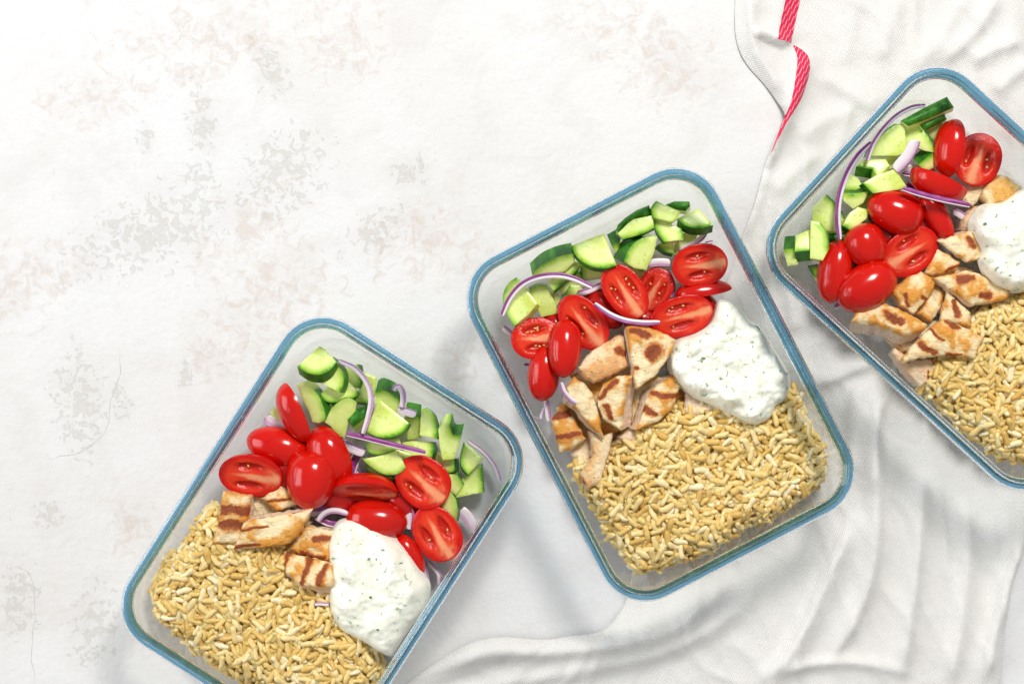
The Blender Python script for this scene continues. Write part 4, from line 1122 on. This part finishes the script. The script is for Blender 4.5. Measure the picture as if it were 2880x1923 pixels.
cu(Q, 'pale rectangular cucumber piece highest at the upper right corner, middle container', 'C', 3.8, [(1388, 340), (1400, 300), (1426, 273), (1500, 310), (1602, 350), (1585, 402), (1548, 428), (1398, 394)], [(7, 2)], shift=(-4, 8))
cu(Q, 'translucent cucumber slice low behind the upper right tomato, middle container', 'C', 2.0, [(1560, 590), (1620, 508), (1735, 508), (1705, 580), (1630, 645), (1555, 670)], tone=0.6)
cu(Q, 'cucumber triangle with speckled lower rind nearest the right wall, middle container', 'C', 3.4, [(1580, 402), (1650, 365), (1732, 328), (1790, 385), (1842, 448), (1770, 468), (1690, 468), (1625, 445)], [(4, 0)], shift=(2, 36))
cu(Q, 'small cucumber bit with dark rind corner above the hidden cut tomato, middle container', 'C', 2.4, [(1430, 600), (1480, 565), (1552, 565), (1552, 662), (1490, 645)], [(3, 0)], shift=(-8, 14))
cu(Q, 'five sided pale cucumber slice in the cluster at upper right, middle container', 'C', 3.3, [(1404, 398), (1500, 430), (1612, 478), (1628, 558), (1550, 566), (1480, 574), (1422, 490)], [(2, 3), (5, 0)], shift=(0, 10))

on(Q, 'pale onion piece behind the left cut tomato, middle container', 'C', [(848, 945), (920, 925), (1020, 880)], 2.6, 14, 34, 1, 0.3, pale=0.3)
on(Q, 'broad white onion piece below the cucumber cluster, middle container', 'C', [(1368, 752), (1440, 742), (1526, 745)], 2.5, 14, 48, -1, 0.3, pale=0.4)
on(Q, 'thin white onion slice behind the upper right tomato, middle container', 'C', [(1600, 640), (1700, 600), (1765, 555), (1796, 512)], 2.2, 8, 34, -1, 0.3, pale=0.5)
on(Q, 'small lilac onion tip beside the upper right tomato, middle container', 'C', [(1786, 585), (1815, 575), (1842, 572)], 2.2, 10, 16, 1, 0.3, pale=0.3)
on(Q, 'lilac onion bit by the left wall beside the seeded tomato, middle container', 'C', [(305, 1195), (335, 1215), (368, 1245)], 1.7, 10, 32, 1, 0.3, pale=0.5)
on(Q, 'short purple onion strip at the left wall, middle container', 'C', [(455, 1482), (490, 1482), (525, 1482)], 1.7, 18, 8, 1, 0.3)
on(Q, 'vertical lilac onion shred below the left tomatoes, middle container', 'D', [(175, 440), (182, 490), (190, 555)], 1.8, 10, 22, 1, 0.3, pale=0.45)
on(Q, 'pale curled onion shred nearest the left wall, middle container', 'D', [(168, 480), (150, 520), (146, 545)], 1.6, 5, 14, 1, 0.3, pale=0.7)
on(Q, 'curved lilac onion slice lying on the chicken by the left tomatoes, middle container', 'D', [(245, 345), (262, 395), (300, 440), (335, 462)], 3.9, 10, 20, -1, 0.3, pale=0.3)

to(Q, 'dark shaded tomato half under the purple edged onion arc, middle container', 'C', 1050, 1070, 330, 210, 50, 180, z=2.0, dark=0.5)
to(Q, 'shaded cut tomato half leaning behind the central one, middle container', 'C', 1412, 925, 320, 235, 118, 6, 0, 2.4, dark=0.25)
to(Q, 'dark red tomato half on its side under the upper right one, middle container', 'C', 1772, 945, 400, 190, -8, 108, 0, 2.3, dark=0.25)
to(Q, 'cut tomato half facing up, farthest to the upper right in the middle container', 'C', 1745, 748, 395, 300, -10, 14, 0, 3.2, seeds=3, egg=0.0)
to(Q, 'central cut tomato half with pale diagonal core and seeds, middle container', 'C', 1195, 940, 425, 268, 55, 8, 0, 3.6, seeds=7, egg=0.02)
to(Q, 'large cut tomato half with pale core touching the yogurt, middle container', 'C', 1615, 1122, 450, 285, -16, 16, 0, 3.3, egg=0.02)
to(Q, 'cut tomato half with long pale streak, left of the onion arc end, middle container', 'C', 888, 1165, 440, 285, 50, 12, 0, 3.2, egg=-0.02)
to(Q, 'cut tomato half with exposed yellow seeds by the left wall, middle container', 'C', 545, 1282, 360, 285, -8, -6, 0, 2.7, seeds=12, egg=0.0)
to(Q, 'smooth red tomato half skin up, lowest by the left wall, middle container', 'D', 155, 296, 292, 165, 96, 180, 0, 2.5, egg=0.0)
to(Q, 'pointed glossy red tomato half skin up over the seeded one, middle container', 'C', 752, 1358, 415, 232, 94, 180, 10, 3.3, egg=0.10)
on(Q, 'long curved purple and white onion arc over the left cucumbers, middle container', 'C', [(292, 1112), (350, 985), (440, 885), (560, 832), (700, 818), (820, 842), (955, 905)], 3.75, 20, 24, 1, 0.25)
on(Q, 'curved onion arc with purple lower edge lying across the tomatoes, middle container', 'C', [(970, 1030), (1080, 1108), (1200, 1155), (1330, 1172), (1452, 1168)], 4.3, 18, 24, -1, 0.2)

ch(Q, 'pale shredded chicken scrap at the lower edge of the pile, middle container', 'D', 2.7, [(556, 645), (640, 595), (752, 585), (722, 655), (655, 700), (600, 672)], pale=0.85, crust=0.2)
ch(Q, 'pale pink chicken scrap below the yogurt, middle container', 'D', 3.0, [(928, 515), (935, 400), (1010, 440), (1100, 480), (1070, 505), (980, 535)], pale=0.9, crust=0.1)
ch(Q, 'pale chicken slab half hidden against the left wall, middle container', 'D', 1.9, [(305, 735), (400, 640), (440, 720), (380, 850), (350, 820)], pale=0.5, crust=0.2)
ch(Q, 'long narrow chicken piece reaching down into the rice, middle container', 'D', 3.1, [(400, 600), (470, 640), (545, 605), (525, 720), (472, 890), (405, 928), (368, 890), (362, 832), (432, 735)], shift=(-8, 20), pale=0.25, crust=0.5, marks=[(372, 860, 378, 895, 20)])
ch(Q, 'chicken piece with two dark grill bars by the left wall, middle container', 'D', 2.7, [(193, 545), (270, 458), (312, 520), (388, 648), (330, 695), (248, 735), (215, 620)], shift=(6, 14), marks=[(208, 532, 300, 515, 46), (216, 640, 352, 622, 50)])
ch(Q, 'tan chicken chunk with pink cut side left of the tall wedge, middle container', 'D', 3.4, [(340, 262), (390, 190), (470, 135), (580, 72), (606, 90), (622, 250), (560, 292), (440, 346), (400, 322)], shift=(-16, 14), pale=0.25, marks=[(565, 170, 612, 200, 36)])
ch(Q, 'tan peppered chicken piece overlapping the barred one, middle container', 'D', 3.6, [(282, 452), (280, 380), (325, 308), (400, 360), (442, 420), (470, 575), (492, 655), (440, 615), (335, 490)], shift=(-18, 10), depth=1.9)
ch(Q, 'chicken chunk with golden left face and pale right face in the centre, middle container', 'D', 3.7, [(438, 440), (470, 358), (560, 308), (642, 306), (612, 380), (590, 480), (578, 612), (470, 545)], shift=(58, -4), depth=1.8, marks=[(470, 420, 560, 330, 30), (500, 470, 520, 540, 40)])
ch(Q, 'chicken chunk with dark grill mark beside the yogurt, middle container', 'D', 3.5, [(690, 565), (720, 450), (760, 375), (882, 294), (920, 360), (862, 500), (790, 560), (670, 606)], shift=(-40, 6), depth=1.8, marks=[(765, 405, 895, 425, 52), (725, 505, 765, 520, 40)])
ch(Q, 'tall wedge of chicken with round char spots, top of the pile, middle container', 'D', 4.1, [(612, 40), (645, 28), (745, 40), (892, 106), (850, 200), (790, 290), (668, 386), (645, 260)], shift=(-16, 6), depth=1.7, marks=[(640, 55, 735, 85, 42), (735, 190, 765, 165, 75), (668, 262, 680, 265, 42)])
yogurt('white herbed yogurt dollop in the middle container', 'dollops of herbed yogurt', 'D', S2, 3.6, 1.2, 1.1, 2.2, seed=8, flecks=75, LUMP=2.2)

# ================================================================ right container
S3 = [(1285, 985), (1335, 900), (1400, 872), (1480, 860), (1580, 790), (1660, 770), (1760, 765), (1840, 830), (1880, 960), (1860, 1130), (1780, 1290), (1660, 1370), (1560, 1396), (1450, 1372), (1380, 1305), (1342, 1210), (1348, 1150), (1300, 1060)]
rice('heap of brown rice in the right container, cut off by the frame', 'heaps of brown rice', 'F',
     [(1360, 400), (1500, 330), (1680, 240), (1900, 200), (2060, 420), (2120, 700), (2100, 1000), (1980, 1200), (1800, 1330), (1620, 1332), (1490, 1292), (1400, 1215), (1300, 1150), (1200, 1050), (1120, 965), (1030, 880), (1080, 720), (1250, 560)],
     3.0, 1.4, 0.85, hidden=[('E', S3)], seed=31)
T = B3
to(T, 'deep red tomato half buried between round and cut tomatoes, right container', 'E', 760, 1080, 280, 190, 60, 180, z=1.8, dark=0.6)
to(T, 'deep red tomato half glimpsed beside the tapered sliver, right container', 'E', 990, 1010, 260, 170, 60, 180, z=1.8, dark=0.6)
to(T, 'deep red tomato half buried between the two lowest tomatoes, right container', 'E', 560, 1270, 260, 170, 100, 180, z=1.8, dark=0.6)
on(T, 'shaded purple onion layer under the tapered sliver, right container', 'E', [(880, 760), (960, 880), (1080, 1000), (1160, 1080)], 1.8, 40, 50, 1, 0.3)
on(T, 'shaded lilac onion layer between crescent and upright tomato, right container', 'E', [(880, 690), (960, 700), (1060, 680)], 1.9, 20, 60, -1, 0.3, pale=0.2)
cu(T, 'shaded cucumber slice low between arc and tomatoes, right container', 'E', 1.8, [(560, 780), (660, 740), (720, 830), (680, 900), (580, 900)], [(0, 2)], shift=(0, -6), tone=0.3)
cu(T, 'shaded green cucumber slice at the foot of the left wall, right container', 'E', 1.7, [(400, 1010), (520, 960), (560, 1060), (520, 1130), (420, 1120)], [(0, 2)], shift=(0, -6), tone=0.3)
ch(T, 'shaded chicken strip deep between the chunks, right container', 'E', 2.2, [(900, 1300), (1100, 1230), (1250, 1250), (1330, 1300), (1250, 1420), (1180, 1560), (1000, 1500)], crust=0.9)
ch(T, 'shaded chicken scrap under the triangular piece, right container', 'F', 2.0, [(780, 540), (980, 480), (1150, 440), (1250, 560), (1150, 680), (900, 650)], crust=0.7, pale=0.4)
cu(T, 'pale cucumber piece below the two long rind strips, right container', 'E', 2.6, [(880, 425), (960, 405), (992, 440), (930, 495), (888, 530)], shift=(0, 4))
cu(T, 'small shaded cucumber piece between rind strips and tomatoes, right container', 'E', 2.3, [(1005, 445), (1112, 388), (1122, 440), (1060, 505)], shift=(0, 6), tone=0.3)
cu(T, 'long straight cucumber strip rind up, topmost in the right container', 'E', 3.6, [(855, 380), (990, 305), (1130, 237), (1172, 300), (1020, 368), (900, 412)], top='rind', shift=(6, 12))
cu(T, 'shorter dark cucumber strip rind up, just below the topmost, right container', 'E', 3.0, [(960, 398), (1040, 358), (1112, 328), (1130, 370), (1000, 442)], top='rind', shift=(4, 12))
cu(T, 'largest pale cucumber block by the upper onion arc, right container', 'E', 3.3, [(655, 588), (690, 510), (750, 450), (820, 398), (878, 402), (892, 570), (830, 590), (740, 588)], [(0, 3)], shift=(-8, 4))
cu(T, 'cucumber slice with curved rind on its right, beside the upper tomatoes, right container', 'E', 3.0, [(905, 525), (950, 470), (992, 440), (1035, 495), (1056, 570), (1000, 560)], [(2, 4)], shift=(10, 0))
cu(T, 'small dark rind piece right of the white onion crescent, right container', 'E', 2.9, [(960, 642), (1045, 575), (1062, 660), (1000, 685)], [(0, 1)], shift=(-14, -38), depth=1.3)
cu(T, 'pale cucumber bit behind the square rind piece, right container', 'E', 2.4, [(770, 605), (835, 595), (835, 650), (790, 670)], shift=(6, 4))
cu(T, 'cucumber block with a square dark rind end, middle of the row, right container', 'E', 3.1, [(588, 652), (632, 612), (760, 602), (788, 645), (722, 708), (686, 668)], [(5, 0)], shift=(4, 36), depth=1.3)
cu(T, 'pale cucumber block above the round tomato, right container', 'E', 3.4, [(628, 752), (720, 700), (822, 668), (892, 772), (845, 790), (690, 812)], [(5, 0)], shift=(-8, 8))
cu(T, 'light green cucumber slice right of the lower onion arc, right container', 'E', 2.5, [(495, 800), (540, 690), (602, 722), (632, 775), (580, 800)], [(4, 0)], shift=(-8, 6))
cu(T, 'cucumber wedge with rind strip on top, between onion arc and round tomato, right container', 'E', 3.0, [(515, 812), (590, 815), (668, 800), (632, 872), (572, 908), (515, 860)], [(0, 2)], shift=(-6, -26), depth=1.3)
cu(T, 'broad light green cucumber piece against the left wall, right container', 'E', 2.6, [(328, 905), (410, 828), (470, 888), (512, 950), (475, 1042), (400, 1036), (330, 985)], [(1, 3)], shift=(10, -12))
cu(T, 'bright cucumber chunk above the small round tomato, right container', 'E', 2.9, [(508, 1005), (550, 930), (600, 893), (662, 910), (652, 962), (560, 1036)], [(5, 0)], shift=(-6, 10))
cu(T, 'dark rind strip in the shade of the round tomato, right container', 'E', 2.2, [(662, 905), (700, 935), (760, 1020), (740, 1045), (660, 965)], top='rind', shift=(4, 6))
cu(T, 'horizontal green rind strip under the lower onion arc end, right container', 'E', 2.2, [(422, 1052), (545, 1040), (548, 1090), (430, 1112)], top='rind', shift=(0, 8))
cu(T, 'cucumber piece with dark rind top in the left corner, right container', 'E', 2.4, [(155, 1150), (215, 1145), (242, 1240), (180, 1250)], [(0, 1)], shift=(16, -62), depth=1.5)
cu(T, 'pale cucumber block with dark rind below, second from the left corner, right container', 'E', 2.9, [(230, 1062), (315, 1024), (318, 1152), (222, 1160)], [(2, 3)], shift=(16, 42), depth=1.4)
cu(T, 'upright cucumber slice with right rind, third from the left corner, right container', 'E', 3.3, [(318, 974), (370, 984), (412, 1040), (428, 1140), (390, 1212), (314, 1200)], [(1, 3)], shift=(8, 4))
cu(T, 'dark edged cucumber piece left of the crescent tomato, low in the right container', 'E', 2.0, [(318, 1256), (376, 1244), (384, 1372), (345, 1310)], [(0, 1), (3, 0)], shift=(-6, -10))

on(T, 'thin purple onion arc highest at the upper left wall, right container', 'E', [(655, 618), (690, 520), (750, 430), (830, 350), (920, 300), (1002, 288)], 3.75, 12, 16, 1, 0.25, pale=0.15)
on(T, 'long purple edged onion arc down the left wall, right container', 'E', [(680, 510), (600, 590), (535, 700), (492, 830), (480, 960), (492, 1088)], 3.6, 16, 18, -1, 0.25)
on(T, 'broad white onion crescent among the cucumbers, right container', 'E', [(838, 690), (905, 625), (945, 560), (968, 505)], 3.4, 8, 62, -1, 0.3, pale=0.2)
on(T, 'small dark purple onion piece under the white crescent, right container', 'E', [(868, 700), (900, 705), (935, 712)], 2.2, 20, 10, 1, 0.3)
on(T, 'faint lilac onion slice under the straight strip end, right container', 'E', [(1175, 905), (1220, 930), (1262, 962)], 2.4, 10, 34, 1, 0.3, pale=0.5)
on(T, 'small purple onion bit at the lower left wall under the tomatoes, right container', 'E', [(465, 1492), (490, 1480), (515, 1470)], 1.6, 20, 18, 1, 0.3, pale=0.2)

to(T, 'slim red tomato half upright at upper right with its crease toward the next, right container', 'E', 1160, 545, 335, 215, 98, -118, 0, 3.0, egg=0.0)
to(T, 'oval cut tomato half facing up, farthest upper right in the right container', 'E', 1315, 612, 305, 258, 108, 4, 0, 3.3, egg=0.0)
to(T, 'tapered red tomato sliver under the straight purple strip, right container', 'E', 1068, 950, 320, 150, 57, -140, 0, 2.7, egg=0.2)
to(T, 'crescent shaped tomato quarter with sharp straight upper edge, right container', 'E', 1085, 738, 345, 250, 24, -98, 0, 3.3, egg=0.0)
to(T, 'smooth round red tomato half in the middle, skin up, right container', 'E', 822, 922, 330, 238, 20, 180, 0, 2.9, egg=-0.12)
to(T, 'red crescent tomato half with a crease, nearest the lower left wall, right container', 'E', 462, 1280, 365, 195, 99, -142, 0, 2.6, egg=0.0)
to(T, 'small heart shaped red tomato half with bright highlight, right container', 'E', 645, 1125, 255, 232, 65, 180, 6, 3.0, egg=0.1)
to(T, 'cut tomato half facing up with pale core beside the chicken, right container', 'E', 915, 1160, 345, 250, 145, -8, 0, 3.0, egg=-0.02)
to(T, 'large glossy red oval tomato half skin up, lowest in the right container', 'E', 652, 1368, 375, 252, -32, 180, 0, 3.1, egg=0.02)
on(T, 'straight vivid purple onion strip across the tomatoes, right container', 'E', [(865, 790), (960, 822), (1100, 858), (1268, 892)], 4.35, 26, 8, 1, 0.2)

ch(T, 'pale chicken shred beside the yogurt under the tomato sliver, right container', 'E', 2.4, [(1195, 1030), (1225, 955), (1290, 890), (1350, 870), (1330, 980), (1260, 1050)], pale=0.6, crust=0.3)
ch(T, 'smooth tan chicken piece under the farthest cut tomato, right container', 'E', 2.8, [(1190, 822), (1250, 770), (1400, 690), (1442, 660), (1420, 740), (1340, 830), (1290, 892), (1210, 862)], crust=0.5)
ch(T, 'ragged peppered chicken piece at the upper edge of the yogurt, right container', 'E', 3.2, [(1330, 835), (1362, 760), (1450, 700), (1510, 720), (1578, 770), (1520, 850), (1380, 882)], crust=0.4)
ch(T, 'chicken chunk with a brown spot touching the left of the yogurt, right container', 'E', 3.3, [(1075, 1098), (1180, 1062), (1290, 1035), (1348, 1170), (1322, 1212), (1250, 1232), (1170, 1172)], shift=(-4, -14), marks=[(1245, 1085, 1280, 1130, 42)])
ch(T, 'chicken chunk between the cut tomato and the spotted slab, right container', 'E', 2.9, [(998, 1292), (1070, 1140), (1130, 1170), (1214, 1222), (1192, 1272), (1050, 1306)], shift=(0, -6), marks=[(1130, 1285, 1205, 1240, 22)])
ch(T, 'tan yellow chicken piece standing between two larger ones, right container', 'E', 2.6, [(945, 1535), (1060, 1355), (1115, 1400), (1095, 1500), (1040, 1580)], crust=0.8)
ch(T, 'peppered chicken chunk with faint stripes beside the lowest tomato, right container', 'E', 3.2, [(800, 1392), (900, 1310), (985, 1278), (1068, 1330), (1055, 1392), (1000, 1460), (940, 1532), (852, 1482)], shift=(-14, 12), marks=[(875, 1420, 900, 1490, 34), (985, 1430, 1020, 1440, 34)])
ch(T, 'flat chicken slab with two oval brown spots, right container', 'E', 3.5, [(1050, 1312), (1250, 1272), (1330, 1288), (1510, 1388), (1490, 1442), (1400, 1462), (1290, 1482), (1180, 1402)], shift=(-10, 16), marks=[(1205, 1340, 1285, 1325, 62), (1325, 1428, 1380, 1432, 50)])
ch(T, 'golden curved chicken piece standing in the rice edge, right container', 'F', 3.1, [(1148, 445), (1192, 248), (1245, 300), (1342, 400), (1345, 492), (1250, 470)], shift=(12, 4), marks=[(1230, 330, 1260, 420, 28)])
ch(T, 'pale chicken chunk with a small orange mark at the long wall, right container', 'F', 2.6, [(848, 655), (872, 620), (960, 690), (1100, 690), (1140, 760), (1085, 842), (1030, 872), (930, 772)], shift=(-10, 4), pale=0.6, marks=[(1075, 760, 1085, 830, 34)])
ch(T, 'large chicken chunk with pink cut side by the long wall, right container', 'F', 3.4, [(592, 452), (622, 390), (800, 330), (940, 390), (1078, 470), (1060, 505), (1000, 520), (930, 540), (760, 470)], shift=(-6, 66), depth=1.8, marks=[(790, 390, 895, 465, 46)])
ch(T, 'triangular grilled chicken piece lying on top of the rice edge, right container', 'F', 3.8, [(908, 692), (1000, 580), (1080, 505), (1172, 440), (1290, 482), (1432, 562), (1392, 642), (1370, 692), (1200, 668), (1040, 688), (920, 722)], shift=(4, 4), depth=1.3, marks=[(1185, 452, 1265, 500, 36), (1020, 595, 1110, 665, 50), (1085, 512, 1165, 572, 26), (1200, 660, 1290, 672, 22)])
yogurt('white herbed yogurt dollop in the right container, cut off by the frame', 'dollops of herbed yogurt', 'E', S3, 3.9, 1.3, 1.6, 2.4, seed=14, flecks=80, LUMP=1.9)
